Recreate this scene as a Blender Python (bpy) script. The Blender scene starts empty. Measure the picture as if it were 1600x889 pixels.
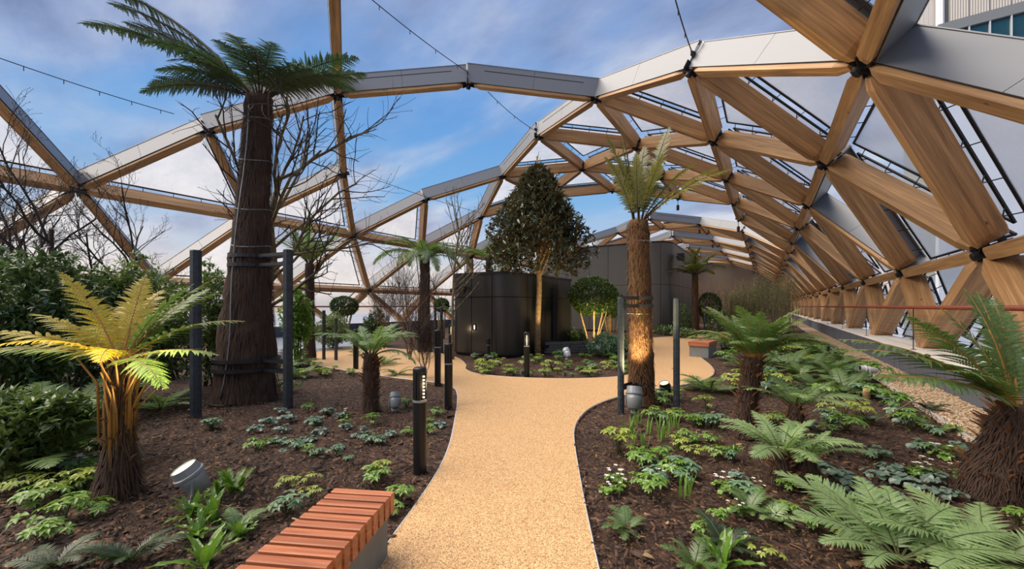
import bpy, math, random
import numpy as np
from mathutils import Vector, Matrix, Euler

scene = bpy.context.scene
COL = scene.collection
PI = math.pi

# ------------------------------------------------------------------ camera
FOC, XV, YH, HC = 616.35, 1198.35, 478.3, 1.65          # pixels of the 1600x889 photo, metres
TH = math.atan((XV - 800.0) / FOC)
CT, ST = math.cos(TH), math.sin(TH)
cam_d = bpy.data.cameras.new('camera')
cam = bpy.data.objects.new('camera', cam_d); COL.objects.link(cam)
cam_d.sensor_width = 36.0
cam_d.lens = FOC / 1600.0 * 36.0
cam_d.shift_y = (YH - 444.5) / 1600.0
cam_d.clip_start = 0.05; cam_d.clip_end = 2000
cam.location = (0, 0, HC)
cam.rotation_euler = (PI / 2, 0, TH)
scene.camera = cam
try:
    scene.view_settings.view_transform = 'Standard'; scene.view_settings.look = 'None'
except Exception: pass
scene.view_settings.exposure = 0.47
scene.view_settings.gamma = 1.0
scene.view_settings.use_curve_mapping = False

# ------------------------------------------------------------------ node helpers
class NT:
    def __init__(s, tree): s.t = tree; tree.nodes.clear()
    def n(s, typ, ins=None, **kw):
        nd = s.t.nodes.new('ShaderNode' + typ)
        for k, v in kw.items(): setattr(nd, k, v)
        for k, v in (ins or {}).items():
            sock = nd.inputs[k]
            if isinstance(v, bpy.types.NodeSocket): s.t.links.new(v, sock)
            else: sock.default_value = v
        return nd
    def mix(s, fac, a, b, mode='MIX'):
        nd = s.n('MixRGB', blend_type=mode)
        for k, v in (('Fac', fac), ('Color1', a), ('Color2', b)):
            if isinstance(v, bpy.types.NodeSocket): s.t.links.new(v, nd.inputs[k])
            else: nd.inputs[k].default_value = v if k == 'Fac' else (tuple(v) + (1,))[:4]
        return nd.outputs[0]
    def math(s, op, a, b=0.0, c=None, clamp=False):
        ins = {0: a, 1: b}
        if c is not None: ins[2] = c
        nd = s.n('Math', ins, operation=op); nd.use_clamp = clamp
        return nd.outputs[0]
    def ramp(s, fac, stops, interp='LINEAR'):
        nd = s.n('ValToRGB', {'Fac': fac}); r = nd.color_ramp; r.interpolation = interp
        while len(r.elements) < len(stops): r.elements.new(0.5)
        for e, (p, c) in zip(r.elements, stops):
            e.position = p; e.color = (c, c, c, 1) if isinstance(c, (int, float)) else tuple(c) + (1,)
        return nd.outputs['Color']

def srgb(r, g, b):
    f = lambda v: (v / 255 / 12.92) if v <= 10 else ((v / 255 + 0.055) / 1.055) ** 2.4
    return (f(r), f(g), f(b))

# ------------------------------------------------------------------ sky
world = bpy.data.worlds.new('sky'); scene.world = world; world.use_nodes = True
w = NT(world.node_tree)
tc = w.n('TexCoord').outputs['Generated']
nrm = w.n('VectorMath', {0: tc}, operation='NORMALIZE').outputs[0]
sep = w.n('SeparateXYZ', {0: nrm})
el = sep.outputs['Z']
base = w.ramp(w.math('MULTIPLY_ADD', el, 0.5, 0.5), [
    (0.0, srgb(120, 125, 130)), (0.495, srgb(214, 198, 190)), (0.52, srgb(232, 208, 192)), (0.56, srgb(188, 208, 230)),
    (0.62, srgb(128, 180, 228)), (0.72, srgb(104, 158, 220)), (0.86, srgb(110, 152, 212)), (1.0, srgb(104, 142, 204))])
zc = w.math('ADD', w.math('MAXIMUM', el, 0.0), 0.22)
pv = w.n('CombineXYZ', {0: w.math('DIVIDE', sep.outputs['X'], zc), 1: w.math('DIVIDE', sep.outputs['Y'], zc), 2: 0.0}).outputs[0]
mp = w.n('Mapping', {'Vector': pv, 'Location': (14.2, 6.6, 0.0), 'Rotation': (0, 0, 0.6), 'Scale': (1.0, 1.9, 1.0)}).outputs[0]
n1 = w.n('TexNoise', {'Vector': mp, 'Scale': 0.62, 'Detail': 7.0, 'Roughness': 0.52, 'Distortion': 0.35}).outputs['Fac']
n2 = w.n('TexNoise', {'Vector': mp, 'Scale': 1.5, 'Detail': 6.0, 'Roughness': 0.55}).outputs['Fac']
cov = w.ramp(n1, [(0.39, 0.0), (0.58, 0.82), (0.76, 1.0)], 'EASE')
cov = w.math('MULTIPLY', cov, w.ramp(el, [(0.0, 0.0), (0.02, 1.0)]))
ccol = w.ramp(n2, [(0.32, srgb(118, 130, 164)), (0.48, srgb(162, 174, 206)), (0.64, srgb(214, 219, 232))])
sky_c = w.mix(cov, base, ccol)
hz = w.ramp(el, [(0.0, 0.0), (0.01, 1.0), (0.07, 0.7), (0.16, 0.2), (0.28, 0.0)])
hzc = w.ramp(n2, [(0.35, srgb(220, 204, 198)), (0.6, srgb(246, 230, 216))])
sky_c = w.mix(w.math('MULTIPLY', hz, w.ramp(n1, [(0.38, 0.5), (0.6, 0.95)])), sky_c, hzc)
bg = w.n('Background', {'Color': sky_c, 'Strength': 0.74})
wo = w.n('OutputWorld', {'Surface': bg.outputs[0]})

# a low winter sun behind thin cloud: broad and warm
sun_d = bpy.data.lights.new('sun', 'SUN'); sun_d.energy = 4.6; sun_d.angle = math.radians(70); sun_d.color = (1.0, 0.86, 0.70)
sun = bpy.data.objects.new('sun', sun_d); COL.objects.link(sun)
sun.rotation_euler = Vector((0.56, 0.30, -0.77)).to_track_quat('-Z', 'Y').to_euler()
sun.location = (-10, -10, 30)

# ------------------------------------------------------------------ object helpers
def link(o, parent=None):
    COL.objects.link(o)
    if parent: o.parent = parent
    return o
def tag(o, label, cat, group=None, kind=None):
    if label: o['label'] = label
    if cat: o['category'] = cat
    if group: o['group'] = group
    if kind: o['kind'] = kind
    return o
def empty(name, loc=(0, 0, 0), rz=0.0):
    o = bpy.data.objects.new(name, None); o.empty_display_size = 0.1
    o.location = loc; o.rotation_euler = (0, 0, rz); COL.objects.link(o); return o
def part(name, mesh, parent, loc=(0, 0, 0), rot=(0, 0, 0), scale=(1, 1, 1), mat=None):
    o = bpy.data.objects.new(name, mesh)
    if parent is not None: o.parent = parent
    if mat is not None: o.matrix_local = mat
    else:
        o.location = loc; o.rotation_euler = rot
        o.scale = scale if not isinstance(scale, (int, float)) else (scale,) * 3
    COL.objects.link(o); return o

class MB:
    """collects geometry for one mesh"""
    def __init__(s): s.v = []; s.f = []; s.m = []; s.n = 0
    def add(s, verts, faces, mi=0):
        b = s.n
        s.v.extend([tuple(p) for p in verts]); s.n += len(verts)
        for f in faces: s.f.append(tuple(i + b for i in f)); s.m.append(mi)
    def box(s, c, size, R=None, mi=0):
        hx, hy, hz = size[0] / 2, size[1] / 2, size[2] / 2
        vs = [Vector((x, y, z)) for z in (-hz, hz) for y in (-hy, hy) for x in (-hx, hx)]
        if R is not None: vs = [R @ v for v in vs]
        c = Vector(c)
        s.add([v + c for v in vs], [(0, 2, 3, 1), (4, 5, 7, 6), (0, 1, 5, 4), (2, 6, 7, 3), (0, 4, 6, 2), (1, 3, 7, 5)], mi)
    def tube(s, pts, rad, n=8, cap=True, mi=0, jit=None):
        pts = [Vector(p) for p in pts]
        if isinstance(rad, (int, float)): rad = [rad] * len(pts)
        up = Vector((0.13, 0.21, 0.97)); vs = []
        for i, p in enumerate(pts):
            t = (pts[min(i + 1, len(pts) - 1)] - pts[max(i - 1, 0)])
            if t.length < 1e-9: t = Vector((0, 0, 1))
            t.normalize()
            a = t.cross(up)
            if a.length < 0.05: a = t.cross(Vector((1, 0, 0)))
            a.normalize(); b = a.cross(t)
            for k in range(n):
                an = 2 * PI * k / n; r = rad[i] * (jit(i, k) if jit else 1)
                vs.append(p + (a * math.cos(an) + b * math.sin(an)) * r)
        fs = []
        for i in range(len(pts) - 1):
            for k in range(n):
                k2 = (k + 1) % n
                fs.append((i * n + k, i * n + k2, (i + 1) * n + k2, (i + 1) * n + k))
        if cap:
            fs.append(tuple(range(n))[::-1]); fs.append(tuple((len(pts) - 1) * n + k for k in range(n)))
        s.add(vs, fs, mi)
    def lathe(s, prof, n=20, c=(0, 0, 0), R=None, mi=0):
        c = Vector(c); vs = []; fs = []
        for r, z in prof:
            for k in range(n):
                v = Vector((r * math.cos(2 * PI * k / n), r * math.sin(2 * PI * k / n), z))
                vs.append((R @ v if R is not None else v) + c)
        for i in range(len(prof) - 1):
            for k in range(n):
                k2 = (k + 1) % n
                fs.append((i * n + k, i * n + k2, (i + 1) * n + k2, (i + 1) * n + k))
        fs.append(tuple(range(n))[::-1]); fs.append(tuple((len(prof) - 1) * n + k for k in range(n)))
        s.add(vs, fs, mi)
    def mesh(s, name, mats, smooth=False):
        me = bpy.data.meshes.new(name); me.from_pydata(s.v, [], s.f)
        for m in (mats if isinstance(mats, (list, tuple)) else [mats]): me.materials.append(m)
        if any(s.m): me.polygons.foreach_set('material_index', s.m)
        if smooth: me.polygons.foreach_set('use_smooth', [True] * len(s.f))
        me.update(); return me
    def build(s, name, mats, parent=None, smooth=False, **kw):
        return part(name, s.mesh(name, mats, smooth), parent, **kw)

def np_mesh(name, V, F, mats, smooth=False):
    """V (n,3) array, F (m,k) array of equal-size faces"""
    me = bpy.data.meshes.new(name)
    V = np.asarray(V, np.float32); F = np.asarray(F, np.int32); k = F.shape[1]
    me.vertices.add(len(V)); me.vertices.foreach_set('co', V.ravel())
    me.loops.add(F.size); me.loops.foreach_set('vertex_index', F.ravel())
    me.polygons.add(len(F)); me.polygons.foreach_set('loop_start', np.arange(0, F.size, k, dtype=np.int32))
    try: me.polygons.foreach_set('loop_total', np.full(len(F), k, np.int32))
    except Exception: pass
    for m in (mats if isinstance(mats, (list, tuple)) else [mats]): me.materials.append(m)
    if smooth: me.polygons.foreach_set('use_smooth', np.ones(len(F), bool))
    me.update(calc_edges=True); me.validate(); return me

def G(px, py, z=0.0):
    """the point of the horizontal plane at height z that the photograph shows at (px, py)"""
    d = FOC * (HC - z) / (py - YH); r = (px - 800.0) / FOC * d
    return Vector((CT * r - ST * d, ST * r + CT * d, z))
def depth(p): return -ST * p[0] + CT * p[1]
def pix(p):
    d = depth(p); r = CT * p[0] + ST * p[1]
    return 800 + FOC * r / d, YH - FOC * (p[2] - HC) / d
def top_z(p, py): return HC + (YH - py) * depth(p) / FOC
def at_d(px, py, d):
    r = (px - 800.0) / FOC * d
    return Vector((CT * r - ST * d, ST * r + CT * d, HC + (YH - py) * d / FOC))
RIGHT = Vector((CT, ST, 0)); FWD = Vector((-ST, CT, 0))

# ------------------------------------------------------------------ materials
def new_mat(name):
    m = bpy.data.materials.new(name); m.use_nodes = True
    return m, NT(m.node_tree)
def finish(t, **ins):
    p = t.n('BsdfPrincipled', ins); t.n('OutputMaterial', {'Surface': p.outputs[0]}); return p
def bump(t, h, strength=0.3, dist=0.02):
    return t.n('Bump', {'Height': h, 'Strength': strength, 'Distance': dist}).outputs[0]

def m_plain(name, col, rough=0.5, metal=0.0, var=0.12, scale=6.0, bumpy=0.0):
    m, t = new_mat(name)
    o = t.n('TexCoord').outputs['Object']
    ns = t.n('TexNoise', {'Vector': o, 'Scale': scale, 'Detail': 4.0}).outputs['Fac']
    c = t.mix(ns, [v * (1 - var) for v in col], [min(1, v * (1 + var)) for v in col])
    ins = {'Base Color': c, 'Roughness': rough, 'Metallic': metal}
    if bumpy: ins['Normal'] = bump(t, t.n('TexNoise', {'Vector': o, 'Scale': scale * 12, 'Detail': 3.0}).outputs['Fac'], bumpy, 0.01)
    finish(t, **ins); return m

def m_emit(name, col, s):
    m, t = new_mat(name); e = t.n('Emission', {'Color': tuple(col) + (1,), 'Strength': s})
    t.n('OutputMaterial', {'Surface': e.outputs[0]}); return m

def m_wood(name, c_lo, c_hi, knots=True, gs=1.0, rough=0.55):
    m, t = new_mat(name)
    o = t.n('TexCoord').outputs['Object']
    rnd = t.n('ObjectInfo').outputs['Random']
    off = t.n('CombineXYZ', {0: t.math('MULTIPLY', rnd, 57.0), 1: t.math('MULTIPLY', rnd, 13.0), 2: t.math('MULTIPLY', rnd, 31.0)}).outputs[0]
    ov = t.n('VectorMath', {0: o, 1: off}, operation='ADD').outputs[0]
    g1 = t.n('TexNoise', {'Vector': t.n('Mapping', {'Vector': ov, 'Scale': (0.7 * gs, 14 * gs, 22 * gs)}).outputs[0], 'Scale': 1.0, 'Detail': 6.0, 'Roughness': 0.6, 'Distortion': 0.6}).outputs['Fac']
    g2 = t.n('TexNoise', {'Vector': t.n('Mapping', {'Vector': ov, 'Scale': (0.25 * gs, 5 * gs, 5 * gs)}).outputs[0], 'Scale': 1.0, 'Detail': 3.0}).outputs['Fac']
    f = t.math('ADD', t.math('MULTIPLY', g1, 0.65), t.math('MULTIPLY', g2, 0.35))
    c = t.ramp(f, [(0.34, c_lo), (0.52, [(a + b) / 2 for a, b in zip(c_lo, c_hi)]), (0.66, c_hi)])
    lam = t.n('TexWhiteNoise', {'Vector': t.n('CombineXYZ', {0: rnd, 1: 0.0, 2: t.math('FLOOR', t.math('MULTIPLY', t.n('SeparateXYZ', {0: o}).outputs['Z'], 9.0 * gs))}).outputs[0]}).outputs[0]
    c = t.mix(0.42, c, t.mix(lam, (0.72, 0.71, 0.7), (1.18, 1.17, 1.15)), 'MULTIPLY')
    c = t.mix(0.5, c, t.mix(rnd, (0.72, 0.7, 0.66), (1.2, 1.2, 1.2)), 'MULTIPLY')
    if knots:
        vor = t.n('TexVoronoi', {'Vector': t.n('Mapping', {'Vector': ov, 'Scale': (1.5, 3.0, 3.4)}).outputs[0], 'Scale': 1.0, 'Randomness': 1.0})
        k = t.ramp(vor.outputs['Distance'], [(0.045, 1.0), (0.085, 0.0)])
        c = t.mix(t.math('MULTIPLY', k, 0.75), c, [v * 0.22 for v in c_lo])
    finish(t, **{'Base Color': c, 'Roughness': rough, 'Normal': bump(t, g1, 0.15, 0.01)})
    return m

def m_leaf(name, c1, c2, transl=0.35, rough=0.45, back=None, gloss=0.06, scale=2.0):
    """leaf: each leaf of a mesh gets its own tone; some light passes through"""
    m, t = new_mat(name)
    g = t.n('NewGeometry')
    isl = g.outputs['Random Per Island']
    rnd = t.n('ObjectInfo').outputs['Random']
    ns = t.n('TexNoise', {'Vector': t.n('TexCoord').outputs['Object'], 'Scale': scale, 'Detail': 3.0}).outputs['Fac']
    f = t.math('ADD', t.math('MULTIPLY', isl, 0.55), t.math('ADD', t.math('MULTIPLY', rnd, 0.25), t.math('MULTIPLY', ns, 0.3)), clamp=True)
    c = t.mix(f, c1, c2)
    if back is not None: c = t.mix(t.math('MULTIPLY', g.outputs['Backfacing'], 0.5), c, back)
    d = t.n('BsdfDiffuse', {'Color': c})
    tr = t.n('BsdfTranslucent', {'Color': t.mix(0.4, c, (1.5, 1.5, 0.5), 'MULTIPLY')})
    mx = t.n('MixShader', {0: transl, 1: d.outputs[0], 2: tr.outputs[0]})
    gl = t.n('BsdfGlossy', {'Color': (1, 1, 1, 1), 'Roughness': rough})
    mx2 = t.n('MixShader', {0: gloss, 1: mx.outputs[0], 2: gl.outputs[0]})
    t.n('OutputMaterial', {'Surface': mx2.outputs[0]}); return m

def m_bark(name, c_lo, c_hi, vert=True, scale=1.0, moss=None):
    m, t = new_mat(name)
    o = t.n('TexCoord').outputs['Object']
    sc = (26 * scale, 26 * scale, 3.0 * scale) if vert else (9 * scale, 9 * scale, 14 * scale)
    n = t.n('TexNoise', {'Vector': t.n('Mapping', {'Vector': o, 'Scale': sc}).outputs[0], 'Scale': 1.0, 'Detail': 7.0, 'Roughness': 0.65}).outputs['Fac']
    n2 = t.n('TexNoise', {'Vector': o, 'Scale': 2.3 * scale, 'Detail': 4.0}).outputs['Fac']
    c = t.ramp(n, [(0.33, c_lo), (0.68, c_hi)])
    c = t.mix(0.5, c, t.mix(n2, (0.6, 0.6, 0.6), (1.35, 1.3, 1.25)), 'MULTIPLY')
    if moss is not None: c = t.mix(t.ramp(n2, [(0.56, 0.0), (0.7, 0.6)]), c, moss)
    finish(t, **{'Base Color': c, 'Roughness': 0.9, 'Normal': bump(t, n, 0.9, 0.03)}); return m

M = {}
M['glulam'] = m_wood('glulam', srgb(136, 100, 64), srgb(210, 166, 116))
M['cedar'] = m_wood('cedar', srgb(138, 74, 46), srgb(206, 132, 90), knots=False, gs=3.0, rough=0.38)
M['rail_wood'] = m_wood('rail_wood', srgb(112, 50, 34), srgb(160, 80, 56), knots=False, gs=2.0)
M['stake'] = m_wood('stake', srgb(36, 43, 49), srgb(66, 77, 85), knots=False, gs=2.0, rough=0.6)
M['clad'] = m_plain('clad', srgb(128, 131, 136), 0.45, 0.25, 0.03, 0.6)
M['gap'] = m_plain('gap', (0.01, 0.01, 0.012), 0.8)
M['steel'] = m_plain('steel', srgb(40, 40, 42), 0.45, 0.6)
M['black'] = m_plain('black', srgb(30, 31, 33), 0.38, 0.3)
M['pav'] = m_plain('pav', srgb(104, 100, 94), 0.42, 0.55, 0.1, 0.9)
M['pav_dark'] = m_plain('pav_dark', srgb(66, 64, 62), 0.3, 0.6, 0.1, 0.9)
M['grey_metal'] = m_plain('grey_metal', srgb(142, 148, 152), 0.45, 0.3)
M['white_metal'] = m_plain('white_metal', srgb(200, 204, 208), 0.4, 0.1)
M['concrete'] = m_plain('concrete', srgb(128, 134, 134), 0.85, 0, 0.2, 9.0, 0.3)
M['slate'] = m_plain('slate', srgb(88, 92, 104), 0.75, 0, 0.22, 4.0, 0.4)
M['ledge'] = m_plain('ledge', srgb(236, 230, 220), 0.7, 0, 0.06, 3.0, 0.1)
M['strap'] = m_plain('strap', srgb(26, 30, 36), 0.5)
M['cable'] = m_plain('cable', (0.012, 0.012, 0.014), 0.5)
M['wire'] = m_plain('wire', srgb(140, 146, 152), 0.4, 0.5)
M['led'] = m_emit('led', (1.0, 0.74, 0.42), 4.0)
M['lens'] = m_emit('lens', (1.0, 0.86, 0.5), 2.6)
M['dark_lens'] = m_plain('dark_lens', (0.02, 0.02, 0.022), 0.1)
M['stone'] = m_plain('stone', srgb(92, 92, 86), 0.85, 0, 0.25, 5.0, 0.5)

def m_path():
    m, t = new_mat('resin_gravel')
    o = t.n('TexCoord').outputs['Object']
    v = t.n('TexVoronoi', {'Vector': o, 'Scale': 150.0, 'Randomness': 1.0})
    cell = t.n('SeparateXYZ', {0: v.outputs['Color']}).outputs['X']
    c = t.ramp(cell, [(0.0, srgb(128, 92, 56)), (0.14, srgb(192, 145, 94)), (0.5, srgb(230, 184, 128)), (1.0, srgb(250, 218, 170))])
    n = t.n('TexNoise', {'Vector': o, 'Scale': 0.9, 'Detail': 3.0}).outputs['Fac']
    c = t.mix(0.35, c, t.mix(n, (0.78, 0.76, 0.72), (1.12, 1.12, 1.1)), 'MULTIPLY')
    c = t.mix(t.ramp(v.outputs['Distance'], [(0.4, 0.0), (0.8, 0.6)]), c, srgb(110, 78, 46))
    finish(t, **{'Base Color': c, 'Roughness': 0.6, 'Normal': bump(t, v.outputs['Distance'], -0.5, 0.006)})
    return m
M['path'] = m_path()
def m_gravel():
    m, t = new_mat('loose_gravel')
    g = t.n('NewGeometry').outputs['Random Per Island']
    c = t.ramp(g, [(0.0, srgb(128, 98, 72)), (0.4, srgb(184, 156, 122)), (0.75, srgb(214, 192, 160)), (1.0, srgb(170, 160, 150))])
    finish(t, **{'Base Color': c, 'Roughness': 0.75}); return m
M['pebble'] = m_gravel()
def m_gravelbase():
    m, t = new_mat('gravel_base')
    o = t.n('TexCoord').outputs['Object']
    v = t.n('TexVoronoi', {'Vector': o, 'Scale': 34.0})
    cell = t.n('SeparateXYZ', {0: v.outputs['Color']}).outputs['X']
    c = t.ramp(cell, [(0.0, srgb(112, 86, 62)), (0.5, srgb(178, 150, 116)), (1.0, srgb(214, 192, 160))])
    finish(t, **{'Base Color': c, 'Roughness': 0.8, 'Normal': bump(t, v.outputs['Distance'], -0.8, 0.02)}); return m
M['gravel'] = m_gravelbase()
def m_soil():
    m, t = new_mat('mulch')
    o = t.n('TexCoord').outputs['Object']
    v = t.n('TexVoronoi', {'Vector': t.n('Mapping', {'Vector': o, 'Scale': (1.0, 1.7, 1.0), 'Rotation': (0, 0, 0.5)}).outputs[0], 'Scale': 26.0})
    cell = t.n('SeparateXYZ', {0: v.outputs['Color']}).outputs['X']
    n = t.n('TexNoise', {'Vector': o, 'Scale': 1.1, 'Detail': 4.0}).outputs['Fac']
    c = t.ramp(cell, [(0.0, srgb(34, 23, 17)), (0.6, srgb(66, 46, 34)), (0.92, srgb(96, 68, 49)), (1.0, srgb(130, 98, 72))])
    c = t.mix(0.5, c, t.mix(n, (0.6, 0.58, 0.6), (1.3, 1.28, 1.25)), 'MULTIPLY')
    finish(t, **{'Base Color': c, 'Roughness': 0.9, 'Normal': bump(t, v.outputs['Distance'], -0.9, 0.03)}); return m
M['soil'] = m_soil()
def m_chip():
    m, t = new_mat('bark_chip')
    g = t.n('NewGeometry').outputs['Random Per Island']
    c = t.ramp(g, [(0.0, srgb(32, 21, 16)), (0.5, srgb(62, 43, 32)), (0.85, srgb(90, 64, 46)), (0.97, srgb(124, 92, 66)), (1.0, srgb(172, 136, 100))])
    finish(t, **{'Base Color': c, 'Roughness': 0.7}); return m
M['chip'] = m_chip()
def m_etfe():
    m, t = new_mat('etfe_foil')
    o = t.n('TexCoord').outputs['Object']
    ns = t.n('TexNoise', {'Vector': o, 'Scale': 0.9, 'Detail': 5.0, 'Roughness': 0.6}).outputs['Fac']
    st = t.n('TexNoise', {'Vector': t.n('Mapping', {'Vector': o, 'Scale': (9, 9, 60)}).outputs[0], 'Scale': 2.0, 'Detail': 3.0}).outputs['Fac']
    tr = t.n('BsdfTransparent', {'Color': (0.86, 0.90, 0.93, 1)})
    tl = t.n('BsdfTranslucent', {'Color': (0.80, 0.82, 0.84, 1)})
    df = t.n('BsdfDiffuse', {'Color': (0.62, 0.64, 0.66, 1)})
    gl = t.n('BsdfGlossy', {'Color': (0.9, 0.93, 1, 1), 'Roughness': 0.12, 'Normal': bump(t, st, 0.25, 0.02)})
    a = t.n('MixShader', {0: 0.45, 1: tl.outputs[0], 2: df.outputs[0]})
    f = t.ramp(ns, [(0.35, 0.55), (0.7, 0.8)])
    b = t.n('MixShader', {0: f, 1: tr.outputs[0], 2: a.outputs[0]})
    c = t.n('MixShader', {0: 0.07, 1: b.outputs[0], 2: gl.outputs[0]})
    t.n('OutputMaterial', {'Surface': c.outputs[0]}); return m
M['etfe'] = m_etfe()
def m_glass():
    m, t = new_mat('tower_glass')
    o = t.n('TexCoord').outputs['Object']
    ns = t.n('TexNoise', {'Vector': o, 'Scale': 0.5, 'Detail': 3.0}).outputs['Fac']
    c = t.mix(ns, srgb(20, 44, 52), srgb(60, 104, 112))
    finish(t, **{'Base Color': c, 'Roughness': 0.08, 'Metallic': 0.3}); return m
M['tower_glass'] = m_glass()
def m_ribbed():
    m, t = new_mat('ribbed_panel')
    o = t.n('TexCoord').outputs['Object']
    x = t.n('SeparateXYZ', {0: o}).outputs['X']
    wv = t.math('SINE', t.math('MULTIPLY', x, 28.0))
    c = t.mix(t.math('MULTIPLY_ADD', wv, 0.5, 0.5), srgb(170, 162, 150), srgb(212, 204, 192))
    finish(t, **{'Base Color': c, 'Roughness': 0.4, 'Metallic': 0.2, 'Normal': bump(t, wv, 0.5, 0.03)}); return m
M['ribbed'] = m_ribbed()

M['frond_dark'] = m_leaf('frond_dark', srgb(34, 54, 32), srgb(66, 92, 54), 0.35)
M['frond_mid'] = m_leaf('frond_mid', srgb(62, 94, 50), srgb(120, 150, 84), 0.38)
M['frond_light'] = m_leaf('frond_light', srgb(98, 132, 82), srgb(160, 186, 126), 0.38)
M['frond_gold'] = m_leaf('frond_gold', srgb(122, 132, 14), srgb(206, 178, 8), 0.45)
M['frond_olive'] = m_leaf('frond_olive', srgb(70, 84, 38), srgb(128, 128, 62), 0.4)
M['rachis'] = m_plain('rachis', srgb(72, 78, 40), 0.6)
M['rachis_gold'] = m_plain('rachis_gold', srgb(168, 124, 62), 0.6)
M['rachis_dark'] = m_plain('rachis_dark', srgb(58, 42, 30), 0.7)
M['shrub_leaf'] = m_leaf('shrub_leaf', srgb(58, 84, 40), srgb(124, 148, 80), 0.28, 0.35, gloss=0.09)
M['shrub_leaf_dark'] = m_leaf('shrub_leaf_dark', srgb(42, 66, 38), srgb(96, 124, 66), 0.2, 0.35, gloss=0.08)
M['topiary_leaf'] = m_leaf('topiary_leaf', srgb(36, 62, 26), srgb(92, 122, 46), 0.25, 0.4)
M['magnolia_leaf'] = m_leaf('magnolia_leaf', srgb(40, 58, 44), srgb(106, 124, 92), 0.1, 0.25, back=srgb(112, 76, 46), gloss=0.06)
M['helle_leaf'] = m_leaf('helle_leaf', srgb(70, 116, 46), srgb(142, 180, 78), 0.35, 0.35)
M['lime_leaf'] = m_leaf('lime_leaf', srgb(112, 140, 56), srgb(188, 200, 92), 0.35, 0.35)
M['blue_leaf'] = m_leaf('blue_leaf', srgb(70, 108, 84), srgb(134, 166, 128), 0.3, 0.35)
M['heuchera_leaf'] = m_leaf('heuchera_leaf', srgb(64, 88, 76), srgb(128, 150, 136), 0.2, 0.35)
M['tongue_leaf'] = m_leaf('tongue_leaf', srgb(66, 108, 38), srgb(126, 164, 66), 0.35, 0.3)
M['petal'] = m_leaf('petal', srgb(226, 226, 222), srgb(250, 250, 246), 0.3)
M['red_leaf'] = m_leaf('red_leaf', srgb(130, 40, 30), srgb(190, 70, 50), 0.3)
M['dry_leaf'] = m_leaf('dry_leaf', srgb(120, 96, 62), srgb(170, 146, 104), 0.2)
M['bamboo_leaf'] = m_leaf('bamboo_leaf', srgb(84, 92, 48), srgb(142, 142, 84), 0.35)
M['fern_bark'] = m_bark('fern_bark', srgb(30, 22, 18), srgb(92, 70, 56))
M['fern_bark_red'] = m_bark('fern_bark_red', srgb(38, 25, 16), srgb(122, 86, 52), moss=srgb(96, 92, 34))
M['fern_fibre'] = m_plain('fern_fibre', srgb(74, 56, 45), 0.9, 0, 0.4)
M['fern_fibre_red'] = m_plain('fern_fibre_red', srgb(102, 72, 44), 0.9, 0, 0.4)
M['fern_stub'] = m_plain('fern_stub', srgb(116, 76, 48), 0.85, 0, 0.4)
M['bark_pale'] = m_bark('bark_pale', srgb(128, 104, 70), srgb(196, 166, 118), vert=False)
M['bark_grey'] = m_bark('bark_grey', srgb(74, 66, 52), srgb(146, 134, 104), vert=False)
M['twig'] = m_plain('twig', srgb(58, 48, 42), 0.8)
M['twig_brown'] = m_plain('twig_brown', srgb(120, 96, 76), 0.8, 0, 0.3)
rng = np.random.default_rng(7)
random.seed(7)
# ================================================================== ground
XK = 2.89            # front of the right kerb
XF = 3.25            # feet of the right frames
CX = -9.303          # middle of the vault
XKL = 2 * CX - XK; XFL = 2 * CX - XF
Y0, Y1 = -4.0, 82.0

def strip_poly(left, right): return left + right[::-1]
def smooth_poly(pts, n=6):
    """closed Catmull-Rom through the points"""
    out = []; L = len(pts)
    for i in range(L):
        p0, p1, p2, p3 = pts[i - 1], pts[i], pts[(i + 1) % L], pts[(i + 2) % L]
        for k in range(n):
            t = k / n
            out.append(0.5 * ((2 * p1) + (p2 - p0) * t + (2 * p0 - 5 * p1 + 4 * p2 - p3) * t * t + (3 * p1 - p0 - 3 * p2 + p3) * t ** 3))
    return out

near_l = [Vector((-0.75, -0.9, 0)), Vector((-1.25, 0.15, 0))]
near_r = [Vector((0.55, -0.35, 0)), Vector((0.05, 0.7, 0))]
left_px = [(583, 889), (612, 842), (640, 803), (672, 757), (692, 722), (704, 690), (711, 655), (715, 628), (713, 611), (702, 602),
           (672, 597), (630, 592), (590, 587), (550, 581), (510, 574), (470, 568), (420, 564), (330, 560)]
left_back = [(330, 533), (440, 533), (520, 535), (570, 541), (640, 547), (690, 553), (716, 560), (728, 570)]
isl = [(728, 577), (745, 584), (790, 589), (850, 591.5), (910, 591.5), (960, 589), (992, 583), (1008, 572), (1014, 556), (1019, 542), (1016, 534)]
top_r = [(1000, 530), (1040, 526.5), (1100, 524.5), (1205, 523)]
right_back = [(1205, 527), (1120, 528.5), (1086, 532), (1080, 541), (1092, 556), (1110, 571), (1116, 582), (1106, 591), (1080, 599), (1045, 605), (1010, 611),
              (975, 618), (945, 627), (920, 639), (904, 655), (897, 673), (898, 697), (904, 735), (914, 790), (925, 842), (935, 889)]
path_pts = near_l + [G(*p) for p in left_px + left_back + isl + top_r + right_back] + near_r[::-1]
path_out = smooth_poly(path_pts, 5)
path_xy = np.array([(p.x, p.y) for p in path_out])
def inside(x, y, poly=path_xy):
    """vectorised even-odd test"""
    x = np.asarray(x); y = np.asarray(y); c = np.zeros(x.shape, bool)
    px, py = poly[:, 0], poly[:, 1]; j = len(px) - 1
    for i in range(len(px)):
        t = ((py[i] > y) != (py[j] > y))
        c ^= t & (x < (px[j] - px[i]) * (y - py[i]) / (py[j] - py[i] + 1e-12) + px[i]); j = i
    return c

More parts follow.
